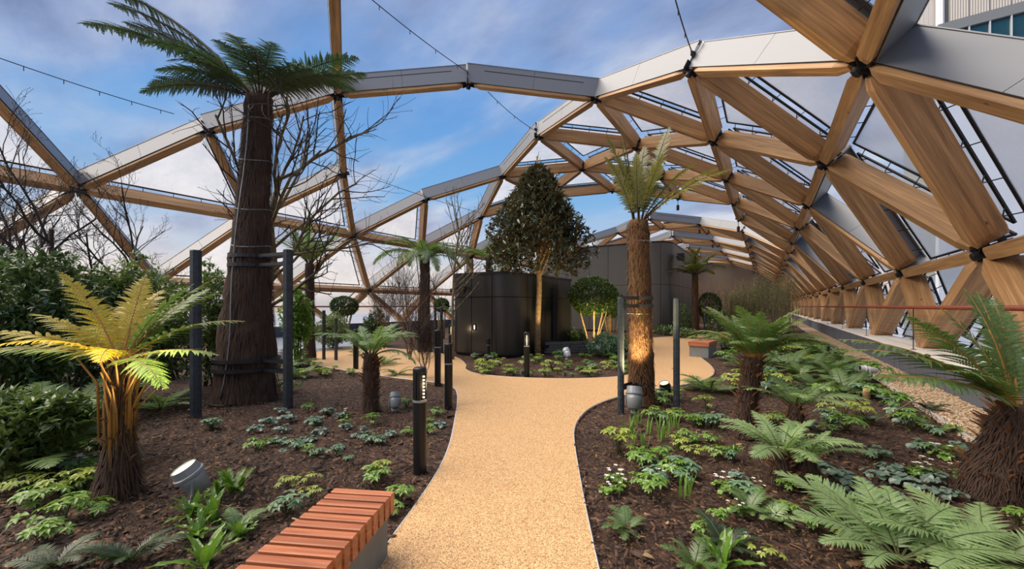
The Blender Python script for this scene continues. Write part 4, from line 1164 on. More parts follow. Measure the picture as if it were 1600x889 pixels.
# 10. cluster of young ferns
for i, (x, y, t, L, lb) in enumerate([(1243, 700, 632, .62, 'young tree fern with taller dark stem, back of the right cluster'), (1222, 752, 705, .6, 'young tree fern with low crown, left front of the right cluster'), (1262, 757, 712, .5, 'young tree fern with stub stem, right front of the right cluster')]):
    p = G(x, y); tree_fern(0, 0, lb, top_z(p, t), [(0, .1), (.5, .07), (1, .05)], ring(8 - i, L, 42, -16, 50 + i) + ring(4, L * .8, 64, 10, 60 + i), ('frond_light', 'rachis'), seed=51 + i, fibres=500, stubs=26, loc=p)
# 11. far right, fat trunk
P11 = G(1550, 775)
tree_fern(0, 0, 'tree fern with fat fibrous trunk at the right edge', top_z(P11, 634), [(0, .19), (.2, .21), (.42, .19), (.58, .14), (.8, .15), (1, .13)],
          [(178, 1.3, 54, 20), (166, 1.5, 42, 0), (188, 1.4, 28, -10), (182, 1.55, 38, -4), (110, 1.1, 84, 62), (120, 1.0, 78, 50), (90, 1.1, 80, 60), (40, 1.0, 70, 40), (10, 1.0, 60, 20), (150, 1.0, 62, 36), (60, 1.1, 74, 50), (200, 1.0, 40, 0), (300, .9, 60, 10), (240, .9, 56, 6), (330, .9, 50, 0), (0, 1.0, 75, 40)], ('frond_mid', 'rachis_gold'), seed=61, fibres=1800, stubs=110, loc=P11, fl=.16, lean=(.27 * CT, .27 * ST))

# ------------------------------------------------------------------ trees and shrubs
def bare_tree(p, label, stems, h, seed, depth_=4, spread=.55, rad=.05, bark='bark_grey', nch=(6, 5, 4, 3), buds=True, shrink=.68, wob=.13, first=.35, name='bare_tree', cat='tree', up=.22, group=None):
    root = empty(name, p); tag(root, label, cat, group); r = random.Random(seed)
    big = MB(); tw = MB(); bd = []
    for s_ in range(stems):
        a = 2 * PI * s_ / max(stems, 1) + r.random(); o = .0 if stems == 1 else .22
        d = Vector((o * math.cos(a), o * math.sin(a), 1))
        segs, tips = branching(seed * 7 + s_, (0, 0, -.05), d, h * .62, rad, depth_, nch, spread, up=up, first=first, shrink=shrink, wob=wob)
        add_segs(big, segs, (0, 1)); add_segs(tw, segs, (2, 3, 4)); bd += tips
    big.build('trunk', M[bark], root, True); tag(tw.build('twigs', M['twig'], root), None, None, kind='stuff')
    if buds:
        rg = np.random.default_rng(seed); C = np.array([tuple(t[0]) for t in bd]); D = np.array([tuple(t[1]) for t in bd])
        V, F = leaf_arrays(C, D, rand_dirs(rg, len(C)), np.full(len(C), .035), np.full(len(C), .014), .4)
        tag(part('buds', np_mesh('buds', V, F, M['twig']), root), None, None, kind='stuff')
    return root
bare_tree(G(84, 600), 'bare many branched tree rising above the shrubs at far left', 5, 5.5, 5, 4, .8, .065, 'twig', (7, 5, 4, 4), up=.16, shrink=.5, wob=.16)
pb_ = G(396, 596); bare_tree(pb_, 'bare pale stemmed tree directly behind the largest tree fern', 1, 7.4, 8, 3, .95, .085, 'bark_grey', (13, 7, 5), up=.1, first=.34, shrink=.46, wob=.15)
bare_tree(G(708, 562), 'slender bare young tree left of the low pavilion', 1, 7.2, 9, 3, .8, .045, 'bark_grey', (22, 5, 3), first=.28, up=.14, shrink=.3, wob=.06)
bare_tree(G(640, 562), 'bare spreading budded shrub in front of the drooping tree fern', 8, 2.6, 10, 3, .5, .02, 'twig_brown', (6, 4, 3), name='bare_shrub', cat='shrub')
bare_tree(G(664, 590), 'low pale twiggy shrub beside the path bend', 7, 1.2, 12, 3, .5, .01, 'twig_brown', (6, 4, 3), name='bare_shrub', cat='shrub')
bare_tree(G(600, 545), 'bare twiggy shrub left of the drooping tree fern', 6, 2.2, 14, 3, .5, .016, 'twig_brown', (6, 4, 3), name='bare_shrub', cat='shrub')

def leafy(p, label, name, cat, crown, n, nl, L, W, leafmat, seed, trunk=None, hollow=.55, group=None, stems=None, lump=.12, bark='twig', up=.5):
    """crown: list of (centre, radii); whorls of leaves fill the shells"""
    root = empty(name, p); tag(root, label, cat, group); rg = np.random.default_rng(seed); C = []
    tot = sum(c[1][0] * c[1][2] for c in crown)
    for c, rad in crown:
        k = int(n * rad[0] * rad[2] / tot); d = rand_dirs(rg, k); q = rg.uniform(hollow, 1, k) ** .6
        C.append(np.array(c) + d * np.array(rad) * q[:, None] * (1 + lump * np.sin(d[:, :1] * 7 + d[:, 1:2] * 5 + seed)))
    C = np.vstack(C); C = C[C[:, 2] > .03]
    V, F = whorls(rg, C, nl, L, W, up)
    tag(part('foliage', np_mesh('foliage', V, F, M[leafmat]), root), None, None, kind='stuff')
    mb = MB(); rr = random.Random(seed)
    for st in (stems or []): mb.tube(st[0], st[1], 7)
    if stems is None:
        for _ in range(9):
            c, rad = rr.choice(crown); t = Vector(c) + Vector((rr.uniform(-.6, .6) * rad[0], rr.uniform(-.6, .6) * rad[1], rr.uniform(-.2, .7) * rad[2]))
            b = Vector((rr.uniform(-.12, .12), rr.uniform(-.12, .12), -.03)); mb.tube([b, b.lerp(t, .5) + Vector((0, 0, .1)), t], [.018, .012, .005], 5)
    mb.build('stems', M[bark], root, True)
    return root
# magnolia
pm_ = G(840, 553); dm = depth(pm_); segs, tips = branching(77, (0, 0, -.1), (0, 0, 1), 5.6, .115, 2, (15, 4), .85, up=.34, first=.47, wob=.03, shrink=.27)
root = empty('magnolia_tree', pm_); tag(root, 'evergreen magnolia with dark glossy brown backed leaves in the island bed', 'tree')
mb = MB(); add_segs(mb, segs, (0, 1)); mb.build('trunk', M['bark_pale'], root, True)
mb = MB(); add_segs(mb, segs, (2,)); mb.build('branches', M['bark_pale'], root, True)
rg = np.random.default_rng(8); hM = top_z(pm_, 264); zc = top_z(pm_, 424)
C = []
for k in range(3300):
    t = rg.random() ** .8; z = zc + (hM - zc) * t; R_ = 1.75 * math.sin(PI * (.20 + .80 * t) ** .8) ** .8 * (1 - .25 * t) + .08; a = rg.uniform(0, 2 * PI); q = R_ * rg.random() ** .45 * (1 + .18 * math.sin(a * 5 + z * 3))
    if t < .2 and rg.random() < .6 * (1 - q / R_) + .35: continue
    C.append((q * math.cos(a), q * math.sin(a), z - .25 * (q / 1.7) ** 2 + rg.normal(0, .05)))
V, F = whorls(rg, np.array(C), 6, .22, .085, .25); tag(part('foliage', np_mesh('foliage', V, F, M['magnolia_leaf']), root), None, None, kind='stuff')

def topiary(px, py, ty, by, w_px, label, seed, n=900, bark='bark_pale', dx=0):
    p = G(px, py); d = depth(p); zt, zb_ = top_z(p, ty), top_z(p, by); rw = w_px * d / FOC / 2; rr = random.Random(seed)
    st = []
    for i in range(9):
        a = 2 * PI * i / 9 + rr.random(); t = Vector((rw * .55 * math.cos(a), rw * .55 * math.sin(a), zb_ + .1)); b = Vector((.12 * math.cos(a), .12 * math.sin(a), -.05))
        m = b.lerp(t, .5) * .85 + Vector((rr.uniform(-.04, .04), rr.uniform(-.04, .04), 0)); m.z = zb_ * .5
        st.append(([b, m, t, t + Vector((0, 0, (zt - zb_) * .35))], [.034, .026, .019, .008]))
    return leafy(p, label, 'topiary_tree', 'tree', [((0, 0, (zt + zb_) / 2), (rw, rw, (zt - zb_) / 2))], n * 2, 5, .075, .04, 'topiary_leaf', seed, stems=st, bark=bark, hollow=.78, lump=.025)
topiary(926, 545, 432, 494, 76, 'clipped round topiary tree with lit pale multiple stems, right of the magnolia', 81, 1700)
topiary(956, 540, 455, 496, 42, 'smaller clipped round topiary tree peeking out behind its lit neighbour', 82, 700)
topiary(538, 530, 463, 494, 42, 'distant clipped round topiary tree by the left handrail', 83, 800)
topiary(690, 528, 466, 488, 24, 'small distant round topiary left of the low pavilion', 84, 500)
topiary(1108, 518, 457, 500, 36, 'dark distant round topiary right of the tall pavilion', 85, 900)

# evergreen shrubs at the left
sh = [(20, 690, 395, 150, 'large evergreen shrub at the left edge behind the green ferns', 'shrub_leaf_dark'), (120, 640, 402, 150, 'broad evergreen shrub behind the golden fern', 'shrub_leaf_dark'),
      (215, 622, 398, 130, 'tall evergreen shrub between golden fern and stake', 'shrub_leaf'), (330, 602, 410, 70, 'narrow leafy shrub just behind the left stake', 'shrub_leaf'),
      (36, 742, 610, 150, 'low spreading evergreen shrub at left edge', 'shrub_leaf'), (-40, 640, 380, 160, 'tall evergreen shrub cut by the left edge', 'shrub_leaf_dark'),
      (465, 572, 440, 46, 'thin leafy shrub right of the largest fern stake', 'helle_leaf'), (590, 540, 484, 44, 'rounded dark shrub by the far left handrail', 'shrub_leaf_dark'), (520, 545, 486, 60, 'mid green shrub under the far topiary', 'shrub_leaf'),
      (270, 590, 425, 90, 'distant dark shrub seen left of the stakes', 'shrub_leaf_dark')]
for i, (x, y, t, w_, lb, mt) in enumerate(sh):
    p = G(x, y); d = depth(p); h = top_z(p, t); rw = w_ * d / FOC / 2; rr = random.Random(i)
    cr = [((0, 0, h * .5), (rw * .8, rw * .8, h * .48))] + [((rr.uniform(-.6, .6) * rw, rr.uniform(-.6, .6) * rw, h * rr.uniform(.3, .8)), (rw * .5, rw * .5, h * .24)) for _ in range(6)]
    near = d < 7
    leafy(p, lb, 'evergreen_shrub', 'shrub', cr, 1500 if w_ > 100 else 750, 6, .11 if near else .12, .042, mt, 100 + i)
for i, (x, y, t, w_, lb, mt) in enumerate([(893, 540, 512, 46, 'low leafy shrub between the magnolia and topiary', 'shrub_leaf'), (948, 556, 520, 60, 'low blue green shrub under the topiary', 'blue_leaf'), (976, 548, 524, 34, 'low shrub left of the right stake', 'shrub_leaf'),
        (1040, 522, 508, 40, 'low distant shrub at the tall pavilion foot', 'shrub_leaf'), (1068, 528, 512, 40, 'low distant shrub behind the right path bend', 'shrub_leaf'), (1120, 524, 478, 36, 'distant dark leafy shrub behind the bench', 'shrub_leaf_dark'), (1066, 522, 474, 26, 'upright distant shrub left of the distant tree fern', 'shrub_leaf')]):
    p = G(x, y); d = depth(p); h = top_z(p, t); rw = w_ * d / FOC / 2
    leafy(p, lb, 'low_shrub', 'shrub', [((0, 0, h * .45), (rw, rw, h * .5)), ((rw * .5, 0, h * .4), (rw * .6, rw * .6, h * .4))], 420, 5, .12, .05, mt, 140 + i)
# bamboo thicket and bare hedge far right
def bamboo(px, py, ty, label, seed, w_=1.0):
    p = G(px, py); h = top_z(p, ty); root = empty('bamboo_clump', p); tag(root, label, 'bamboo', 'bamboo clumps down the right side')
    rr = random.Random(seed); mb = MB(); C = []
    for i in range(34):
        a, q = rr.uniform(0, 6.3), w_ * rr.random() ** .5; b = Vector((q * math.cos(a), q * math.sin(a), 0)); hh = h * rr.uniform(.7, 1.05); l = Vector((rr.gauss(0, .18), rr.gauss(0, .18), 0)) * hh * .5
        mb.tube([b, b + l * .3 + Vector((0, 0, hh * .55)), b + l + Vector((0, 0, hh))], [.014, .011, .004], 4)
        for j in range(16): t = rr.uniform(.3, 1); c = b + l * t * t + Vector((rr.gauss(0, .14), rr.gauss(0, .14), hh * t)); C.append(tuple(c))
    mb.build('canes', M['bamboo_leaf'] if seed % 2 else M['twig_brown'], root)
    rg = np.random.default_rng(seed); V, F = whorls(rg, np.array(C), 7, .16, .02, .1); tag(part('foliage', np_mesh('foliage', V, F, M['bamboo_leaf']), root), None, None, kind='stuff')
for i, (x, y, t, lb) in enumerate([(1212, 519, 424, 'bamboo clump nearest the right frames, back row of thicket'), (1190, 516, 430, 'bamboo clump in the thicket, second from the right frames'), (1168, 514, 440, 'bamboo clump in the thicket, third from the right frames'), (1150, 513, 450, 'leftmost bamboo clump of the thicket behind the right ferns'), (1222, 510, 432, 'rearmost bamboo clump against the right timber frames')]):
    bamboo(x, y, t, lb, 200 + i, 1.1)
mb = MB(); rr = random.Random(3); p0 = G(1120, 505)
for i in range(700):
    b = Vector((rr.uniform(-4.4, 3.6), rr.uniform(-1.5, 1.5), 0)); h = rr.uniform(2.4, 4.4); mb.tube([b, b + Vector((rr.gauss(0, .15), rr.gauss(0, .15), h * .6)), b + Vector((rr.gauss(0, .5), rr.gauss(0, .4), h))], [.02, .014, .006], 3)
hg = empty('bare_hedge', p0); tag(hg, 'brown bare twiggy hedge across the far garden', 'hedge'); tag(mb.build('twigs', M['twig_brown'], hg), None, None, kind='stuff')
# ================================================================== ground planting
def leaflet(mb, p, D, N, L, W, mi=0, n=3, wav=0.0):
    """one pointed leaf blade folded along its middle"""
    D = Vector(D).normalized(); S_ = D.cross(Vector(N)).normalized(); U = S_.cross(D); p = Vector(p); vs = [p]
    for i in range(1, n + 1):
        t = i / (n + 1); w_ = W * .5 * math.sin(PI * t ** .8) * (1 + wav * ((i % 2) - .5)); c = p + D * L * t - U * L * .22 * t * t
        vs += [c + S_ * w_ + U * w_ * .35, c, c - S_ * w_ + U * w_ * .35]
    vs.append(p + D * L - U * L * .24); k = len(vs) - 1; fs = [(0, 1, 2), (0, 2, 3)]
    for i in range(n - 1):
        a = 1 + 3 * i; fs += [(a, a + 3, a + 4, a + 1), (a + 1, a + 4, a + 5, a + 2)]
    a = 1 + 3 * (n - 1); fs += [(a, k, a + 1), (a + 1, k, a + 2)]
    mb.add(vs, fs, mi)
def palmate(name, mat, h, n, L, W, seed):
    r = random.Random(seed); mb = MB(); t = Vector((.34 * h, 0, h)); mb.tube([(0, 0, -.01), (.1 * h, 0, h * .55), tuple(t)], [.0045, .004, .003], 4, mi=1)
    for i in range(n):
        a = (i - (n - 1) / 2) * (4.9 / n) + r.gauss(0, .08); leaflet(mb, t, (math.cos(a), math.sin(a), .05 + r.gauss(0, .08)), (0, 0, 1), L * (1 - .08 * abs(i - (n - 1) / 2)) * r.uniform(.9, 1.1), W)
    return mb.mesh(name, [M[mat], M['rachis']])
def round_leaf(name, mat, h, R, seed):
    r = random.Random(seed); mb = MB(); t = Vector((.5 * h, 0, h)); mb.tube([(0, 0, -.01), (.2 * h, 0, h * .6), tuple(t)], [.003, .0025, .002], 4, mi=1)
    vs = [t]; n = 15
    for i in range(n):
        a = 2 * PI * (i + .5) / n; q = R * (1 + .13 * math.cos(a * 5)) * (.55 if abs(a - PI) < .22 else 1); vs.append(t + Vector((q * math.cos(a) + R * .4, q * math.sin(a), .18 * R * math.sin(a * 3) - .18 * q * math.cos(a))))
    mb.add(vs, [(0, i + 1, (i + 1) % n + 1) for i in range(n)]); return mb.mesh(name, [M[mat], M['rachis']])
def strap_leaf(name, mat, L, W, a0, a1, seed):
    r = random.Random(seed); mb = MB(); n = 9; P = [Vector((0, 0, -.01))]
    for i in range(n): a = a0 + (a1 - a0) * i / n; P.append(P[-1] + Vector((math.cos(a), 0, math.sin(a))) * L / n)
    vs = []
    for i, p in enumerate(P):
        t = i / n; w_ = W * .5 * min(1, .35 + t * 2.2) * (1 - t ** 5); z = W * .16 * math.sin(i * 2.4 + seed)
        vs += [p + Vector((0, w_, W * .12 + z)), p, p + Vector((0, -w_, W * .12 - z))]
    fs = []
    for i in range(n): a = 3 * i; fs += [(a, a + 3, a + 4, a + 1), (a + 1, a + 4, a + 5, a + 2)]
    mb.add(vs, fs); return mb.mesh(name, [M[mat]])
def flower(name, mat, h, R, seed):
    r = random.Random(seed); mb = MB(); t = Vector((.1 * h, 0, h)); mb.tube([(0, 0, 0), (0, 0, h * .6), tuple(t)], [.0025, .002, .002], 4, mi=1)
    for i in range(5): a = 2 * PI * i / 5; leaflet(mb, t, (math.cos(a), math.sin(a), .35), (0, 0, 1), R, R * .7)
    return mb.mesh(name, [M[mat], M['rachis']])
LM = {
 'hellebore': [palmate('leaf', 'helle_leaf', .20, 6, .095, .042, i) for i in range(2)],
 'lime': [palmate('leaf', 'lime_leaf', .22, 6, .09, .042, i + 5) for i in range(2)],
 'blue': [palmate('leaf', 'blue_leaf', .14, 5, .07, .036, i + 9) for i in range(2)],
 'heuchera': [round_leaf('leaf', 'heuchera_leaf', .07, .042, i) for i in range(2)],
 'tongue': [strap_leaf('leaf', 'tongue_leaf', .30, .055, 1.4, .45, 1), strap_leaf('leaf', 'tongue_leaf', .26, .05, 1.2, .0, 2), strap_leaf('leaf', 'tongue_leaf', .28, .05, 1.5, .8, 3)],
 'cyclamen': [round_leaf('leaf', 'helle_leaf', .07, .034, 7)],
 'shoot': [strap_leaf('blade', 'helle_leaf', .2, .016, 1.5, 1.1, 1)],
 'fern': [frond_mesh('frond', .5, .95, -.25, 20, .13, 301, [M['frond_mid'], M['rachis']], sp=.016, droop=.1), frond_mesh('frond', .5, .7, -.35, 20, .13, 302, [M['frond_mid'], M['rachis']], sp=.016, droop=.1, curl=.3)],
 'palefern': [frond_mesh('frond', .5, .95, -.2, 20, .14, 303, [M['frond_light'], M['rachis']], sp=.016, droop=.1), frond_mesh('frond', .5, .6, -.3, 20, .14, 304, [M['frond_light'], M['rachis']], sp=.016, droop=.1, curl=-.3)],
 'darkfern': [frond_mesh('frond', .5, .8, -.2, 22, .12, 305, [M['frond_dark'], M['rachis']], sp=.016, droop=.1)],
}
WHITE = flower('flower', 'petal', .14, .026, 1); HWHITE = flower('flower', 'petal', .22, .032, 2)
KINDS = {  # kind: (name, phrase, category, leaves, scale of spread, nominal spread in metres, lean)
 'hellebore': ('hellebore', 'green hellebore clump', 'plant', 14, .50), 'lime': ('hellebore', 'lime green hellebore clump', 'plant', 12, .48), 'blue': ('leafy_plant', 'blue green leafy clump', 'plant', 16, .36),
 'heuchera': ('heuchera', 'silvery round leaved heuchera', 'plant', 14, .34), 'tongue': ('strap_fern', "strap leaved fern", 'fern', 15, .56), 'cyclamen': ('white_flower', 'small white flowered plant', 'flower', 14, .30),
 'shoot': ('shoot', 'tuft of thin green shoots', 'plant', 9, .12), 'fern': ('fern', 'green fern clump', 'fern', 10, 1.0), 'palefern': ('fern', 'pale green fern clump', 'fern', 10, 1.0), 'darkfern': ('fern', 'dark green fern clump', 'fern', 10, 1.0)}
LAND = [((656, 737), 'the bollard nearest the camera'), ((186, 775), 'the golden tree fern'), ((290, 760), 'the front left spotlight'), ((550, 800), 'the near slatted bench'), ((385, 625), 'the largest tree fern'),
        ((580, 640), 'the small tree fern'), ((701, 636), 'the unlit bend bollard'), ((823, 588), 'the island bollard'), ((840, 553), 'the magnolia'), ((926, 545), 'the lit topiary tree'), ((1002, 630), 'the rusty tree fern'),
        ((1163, 681), 'the leaning tree fern'), ((1240, 750), 'the young fern cluster'), ((1553, 772), 'the fat trunked fern'), ((1354, 609), 'the cut stump'), ((1356, 590), 'the fallen level spotlight'), ((1104, 560), 'the distant bench'), ((915, 790), 'the right path edge')]
plants = []   # kind, px, py, width in px, extras
def P_(kind, *rows):
    for q in rows: plants.append((kind,) + q)
P_('lime', (36, 768, 62), (92, 768, 60), (482, 756, 40), (450, 762, 34), (486, 776, 40), (590, 744, 48), (966, 706, 74), (1212, 664, 44), (1316, 652, 56), (1347, 648, 44), (118, 764, 62), (1084, 712, 40), (864, 577, 36), (755, 579, 40))
P_('hellebore', (62, 792, 84), (92, 818, 96), (146, 806, 66), (70, 848, 74), (587, 756, 60), (622, 784, 60), (612, 802, 40), (1004, 728, 60), (1028, 720, 58), (1054, 742, 60), (1018, 772, 66), (1000, 758, 44), (1072, 690, 44), (1398, 640, 60),
   (1224, 664, 50), (1325, 672, 62), (682, 648, 30), (672, 664, 26), (1022, 655, 44), (1058, 656, 40), (1228, 764, 36), (1274, 826, 52), (1110, 690, 34), (402, 702, 46), (582, 662, 36), (1420, 668, 60), (1592, 820, 60), (1085, 665, 40), (1290, 618, 50), (1330, 610, 44), (636, 634, 34), (452, 610, 40))
P_('blue', (449, 798, 62), (1064, 740, 56), (1118, 668, 50), (1096, 664, 48), (118, 732, 60), (1022, 748, 50), (1160, 778, 60), (1376, 716, 40), (1066, 752, 40), (330, 670, 40), (464, 700, 40), (580, 690, 36), (1222, 690, 40), (1140, 716, 34))
P_('heuchera', (1300, 742, 60), (1322, 752, 60), (1344, 760, 60), (1312, 766, 56), (1372, 744, 56), (1398, 736, 60), (1416, 756, 60), (1440, 768, 60), (1482, 776, 56), (1358, 780, 54), (1395, 776, 50), (1456, 748, 56), (1288, 730, 46),
   (420, 660, 36), (450, 655, 40), (490, 660, 40), (510, 646, 36), (480, 690, 44), (532, 650, 32), (560, 680, 30), (610, 680, 34), (430, 690, 36), (400, 672, 36), (1262, 668, 44), (1180, 655, 40), (1440, 700, 46), (1500, 700, 48), (1150, 745, 40), (440, 672, 34), (500, 676, 34), (540, 668, 30), (578, 640, 26))
P_('cyclamen', (101, 704, 50), (84, 712, 44), (128, 734, 50), (37, 736, 46), (13, 748, 46), (105, 688, 40), (538, 650, 26), (950, 768, 44), (968, 764, 40), (1140, 772, 44), (1128, 760, 40), (1476, 716, 46), (1505, 748, 50), (1430, 742, 44), (1446, 738, 44), (1184, 768, 36), (1490, 675, 40), (960, 750, 40), (62, 720, 40), (1150, 800, 40))
P_('tongue', (364, 766, 96), (318, 882, 120), (300, 806, 90), (336, 812, 100), (374, 838, 84), (1144, 712, 50), (1130, 886, 130), (310, 836, 90), (1088, 690, 34), (340, 770, 60))
P_('fern', (978, 826, 84), (1084, 884, 100), (1170, 800, 100), (1290, 800, 66), (372, 826, 90), (1330, 600, 90), (1250, 590, 90), (1290, 580, 90), (1220, 600, 80), (1185, 590, 70), (1320, 570, 70), (1260, 560, 70), (1210, 565, 70), (1285, 548, 60), (1240, 545, 60), (1175, 560, 60), (1270, 605, 80), (620, 586, 56), (470, 590, 70))
P_('fern', (1200, 575, 100), (1235, 580, 110), (1265, 575, 100), (1300, 590, 110), (1225, 552, 80), (1320, 615, 110), (1160, 575, 80), (1280, 560, 90))
P_('palefern', (1110, 612, 110), (1092, 608, 70), (1205, 812, 50), (600, 570, 60), (560, 555, 50), (250, 640, 110), (455, 575, 80), (1150, 545, 60), (1200, 540, 50))
P_('darkfern', (1134, 856, 130), (205, 876, 150), (1450, 640, 60), (1360, 660, 60), (84, 884, 120), (60, 660, 150), (150, 690, 140), (20, 640, 150))
P_('shoot', (982, 680, 20), (990, 692, 16), (1014, 678, 18), (1034, 688, 20), (1042, 680, 16), (1006, 700, 16), (1054, 668, 18), (998, 664, 16), (1070, 775, 26), (1060, 700, 16), (1030, 668, 14), (1046, 662, 14))
rs = random.Random(99)
# low greenery scattered where the photograph shows it: island bed, far left bed, right bank
for (x0, x1, y0_, y1_, n, kinds, wd) in ((735, 1000, 556, 588, 64, ('hellebore', 'lime', 'blue', 'hellebore'), (13, 26)), (455, 560, 566, 590, 36, ('lime', 'hellebore'), (15, 28)), (1130, 1360, 540, 625, 40, ('hellebore', 'blue', 'lime', 'fern'), (34, 60)),
        (1020, 1150, 610, 720, 8, ('hellebore', 'blue', 'lime'), (30, 46)), (1290, 1500, 610, 720, 16, ('hellebore', 'heuchera', 'blue'), (30, 52)), (20, 160, 690, 790, 12, ('hellebore', 'heuchera'), (40, 64)),
        (440, 690, 625, 720, 16, ('heuchera', 'hellebore', 'blue'), (20, 34)), (930, 1130, 690, 800, 6, ('hellebore', 'blue', 'cyclamen'), (30, 50)), (1060, 1330, 770, 880, 8, ('heuchera', 'hellebore', 'cyclamen', 'lime'), (24, 46)), (780, 990, 532, 556, 24, ('hellebore', 'blue'), (14, 26)), (1150, 1250, 520, 556, 24, ('hellebore', 'lime'), (24, 40))):
    for i in range(n):
        x, y = rs.uniform(x0, x1), rs.uniform(y0_, y1_); g = G(x, y)
        if inside(np.array([g.x]), np.array([g.y]))[0] or g.x > 2.0: continue
        plants.append((rs.choice(kinds), x, y, rs.uniform(*wd)))
far_cache = {}
def template(kind, seed):
    """list of (part name, mesh, matrix) for one plant at its nominal size"""
    r = random.Random(seed); out = []; n = KINDS[kind][3]; ms = LM[kind]
    for i in range(n):
        az = 2 * PI * (i * .382 + r.uniform(-.05, .05)); sc = r.uniform(.7, 1.15)
        if kind in ('fern', 'palefern', 'darkfern'): m = Matrix.Rotation(az, 4, 'Z') @ Matrix.Rotation(r.uniform(-.25, .2), 4, 'Y') @ Matrix.Rotation(r.uniform(-.25, .25), 4, 'X'); nm = 'frond'
        elif kind == 'shoot': m = Matrix.Translation((r.uniform(-.04, .04), r.uniform(-.04, .04), 0)) @ Matrix.Rotation(az, 4, 'Z'); nm = 'blade'
        else: m = Matrix.Translation((r.uniform(-.035, .035), r.uniform(-.035, .035), 0)) @ Matrix.Rotation(az, 4, 'Z') @ Matrix.Rotation(r.uniform(-.15, .55), 4, 'Y'); nm = 'leaf'
        out.append((nm, r.choice(ms), m @ Matrix.Scale(sc, 4)))
    if kind == 'cyclamen':
        for i in range(4): out.append(('flower', WHITE, Matrix.Translation((r.uniform(-.08, .08), r.uniform(-.08, .08), 0)) @ Matrix.Rotation(r.uniform(0, 6), 4, 'Z') @ Matrix.Scale(r.uniform(.8, 1.2), 4)))
    return out
def joined(kind, seed):
    if (kind, seed) not in far_cache:
        mb = MB(); mats = []
        for nm, me, m in template(kind, seed):
            o = []
            for mt in me.materials:
                if mt not in mats: mats.append(mt)
                o.append(mats.index(mt))
            b = mb.n; mb.v += [tuple(m @ v.co) for v in me.vertices]; mb.n += len(me.vertices)
            for p in me.polygons: mb.f.append(tuple(i + b for i in p.vertices)); mb.m.append(o[p.material_index])
        far_cache[kind, seed] = mb.mesh(kind, mats)
    return far_cache[kind, seed]
ORD = ['nearest to'] + [w_ + ' from' for w_ in 'second third fourth fifth sixth seventh eighth ninth tenth eleventh twelfth thirteenth fourteenth fifteenth sixteenth seventeenth eighteenth nineteenth twentieth'.split()] + ['twenty ' + w_ + ' from' for w_ in 'first second third fourth fifth sixth seventh eighth ninth'.split()]
rank = {}
for kind, x, y, w_ in plants:
    L_ = min(LAND, key=lambda q: math.hypot(q[0][0] - x, (q[0][1] - y) * 1.6)); dx, dy = x - L_[0][0], (y - L_[0][1]) * 1.6
    side = ('right of' if dx > 0 else 'left of') if abs(dx) > abs(dy) else ('in front of' if dy > 0 else 'behind')
    rank.setdefault((kind, L_[1], side), []).append((math.hypot(dx, dy), x, y))
for v in rank.values(): v.sort()
lab = {}
for (kind, lm, side), v in rank.items():
    for i, (_, x, y) in enumerate(v):
        ph = KINDS[kind][1]
        lab[kind, x, y] = f'{ph} {side} {lm}' if len(v) == 1 else f'{ph} {side} {lm}, {ORD[min(i, 28)].rsplit(" ", 1)[0]} {"to" if i == 0 else "from"} it'
for i, (kind, x, y, w_) in enumerate(plants):
    p = G(x, y); d = depth(p); nm, ph, cat, n, spread = KINDS[kind]; sc = w_ * d / FOC / spread; sc = min(max(sc, .45), 1.9)
    grp = {'hellebore': 'green hellebores in the beds', 'lime': 'lime green hellebores in the beds', 'blue': 'blue green leafy plants in the beds', 'heuchera': 'silvery heucheras in the beds', 'tongue': 'strap leaved ferns', 'cyclamen': 'white flowered plants', 'shoot': 'young shoots', 'fern': 'low green ferns', 'palefern': 'low pale ferns', 'darkfern': 'low dark ferns'}[kind]
    rz = rs.uniform(0, 6.28); p.z = -.012
    if d < 6.2:
        r = empty(nm, p, rz); r.scale = (sc,) * 3; tag(r, lab[kind, x, y], cat, grp)
        for pn, me, m in template(kind, i % 7): part(pn, me, r, mat=m)
    else:
        o = part(nm, joined(kind, i % 4), None, p, (0, 0, rz), sc); tag(o, lab[kind, x, y], cat, grp)
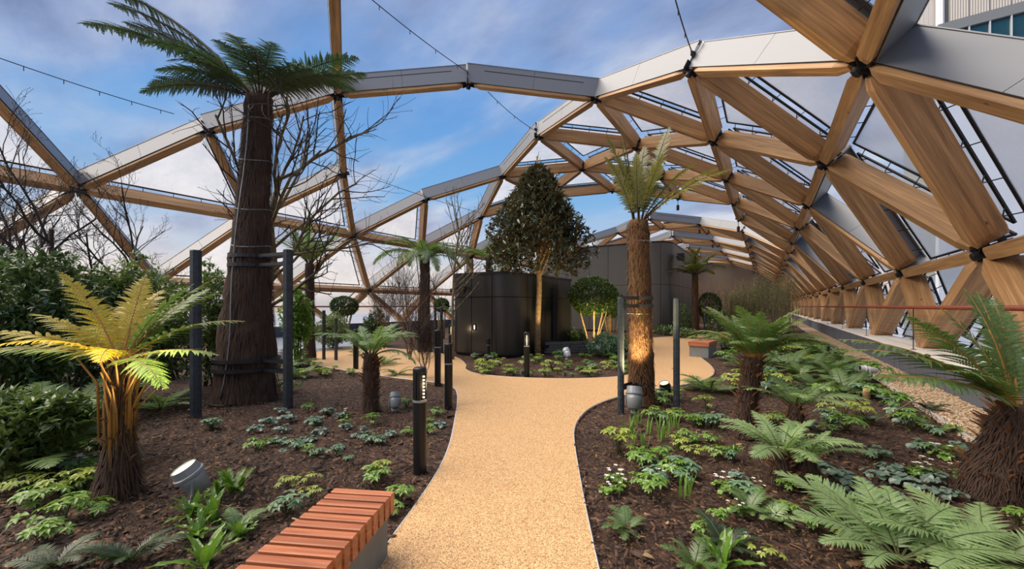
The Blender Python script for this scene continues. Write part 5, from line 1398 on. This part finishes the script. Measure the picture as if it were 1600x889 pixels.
# big soft ferns in the right foreground
def ground_fern(p, label, fr_, mats, seed, pl=.6, pmax=.27):
    r = empty('fern', p); tag(r, label, 'fern'); cache = {}
    for i, (az, L, a0, a1) in enumerate(fr_):
        key = (i % 3, a0 // 12, a1 // 12)
        if key not in cache: cache[key] = frond_mesh('frond', 1.0, math.radians(a0), math.radians(a1), 32, pmax, seed + i, [M[mats[0]], M[mats[1]]], sp=.0095, droop=.12, pl=pl, curl=random.uniform(-.25, .25))
        part('frond', cache[key], r, (0, 0, .02), Euler((random.uniform(-.2, .2), 0, math.radians(az) + TH)), L)
ground_fern(G(1405, 880), 'largest pale green fern with broad lacy fronds, bottom right', [(125, .80, 46, 2), (100, .70, 44, 4), (60, .72, 36, -6), (25, .78, 34, -8), (5, .80, 30, -12), (-20, .7, 30, -14), (150, .62, 40, -6), (180, .55, 36, -16), (-50, .6, 30, -20), (215, .5, 40, -20), (80, .6, 58, 10), (45, .6, 52, 6)], ('frond_light', 'rachis'), 400)
ground_fern(G(1545, 885), 'second pale green fern at the bottom right corner', [(170, .72, 36, -10), (150, .75, 40, -4), (120, .68, 42, 0), (90, .6, 46, 2), (40, .6, 40, -6), (0, .6, 36, -10), (195, .6, 30, -18), (240, .5, 36, -20)], ('frond_light', 'rachis'), 430)
# far left side: soft ferns in front of the shrubs
ground_fern(G(70, 735), 'blue green fern with long arching fronds at the left edge', [(10, 1.2, 66, 4), (-10, 1.1, 60, -4), (30, 1.25, 70, 10), (60, 1.2, 68, 6), (170, 1.2, 66, 0), (150, 1.2, 70, 10), (-40, .9, 38, -14), (-80, .8, 40, -16), (200, .9, 36, -10), (110, 1.0, 60, 6)], ('frond_mid', 'rachis'), 460, pl=.66)
ground_fern(G(112, 668), 'green fern with arching fronds behind the golden fern', [(0, 1.0, 60, 6), (40, 1.0, 58, 4), (90, 1.0, 64, 10), (150, 1.0, 56, 0), (190, 1.0, 50, -6), (-40, .9, 44, -10), (230, .9, 46, -8)], ('frond_mid', 'rachis'), 480, pl=.66)
# coloured fallen leaves
for j, (x, y, mt, lb) in enumerate([(1300, 776, 'red_leaf', 'small red leaf lying left among the silvery heucheras'), (1446, 774, 'red_leaf', 'small red leaf lying right among the silvery heucheras'), (1332, 794, 'lime_leaf', 'yellow fallen leaf in front of the silvery heucheras'), (1400, 874, 'dry_leaf', 'dry brown leaf lying at bottom right under the fern'), (1002, 872, 'dry_leaf', 'dry brown curled leaf near the right path edge')]):
    mb = MB(); leaflet(mb, (0, 0, .02), (1, .3, .1), (0, 0, 1), .085, .05); o = mb.build('fallen_leaf', M[mt], None, loc=G(x, y)); tag(o, lb, 'leaf')
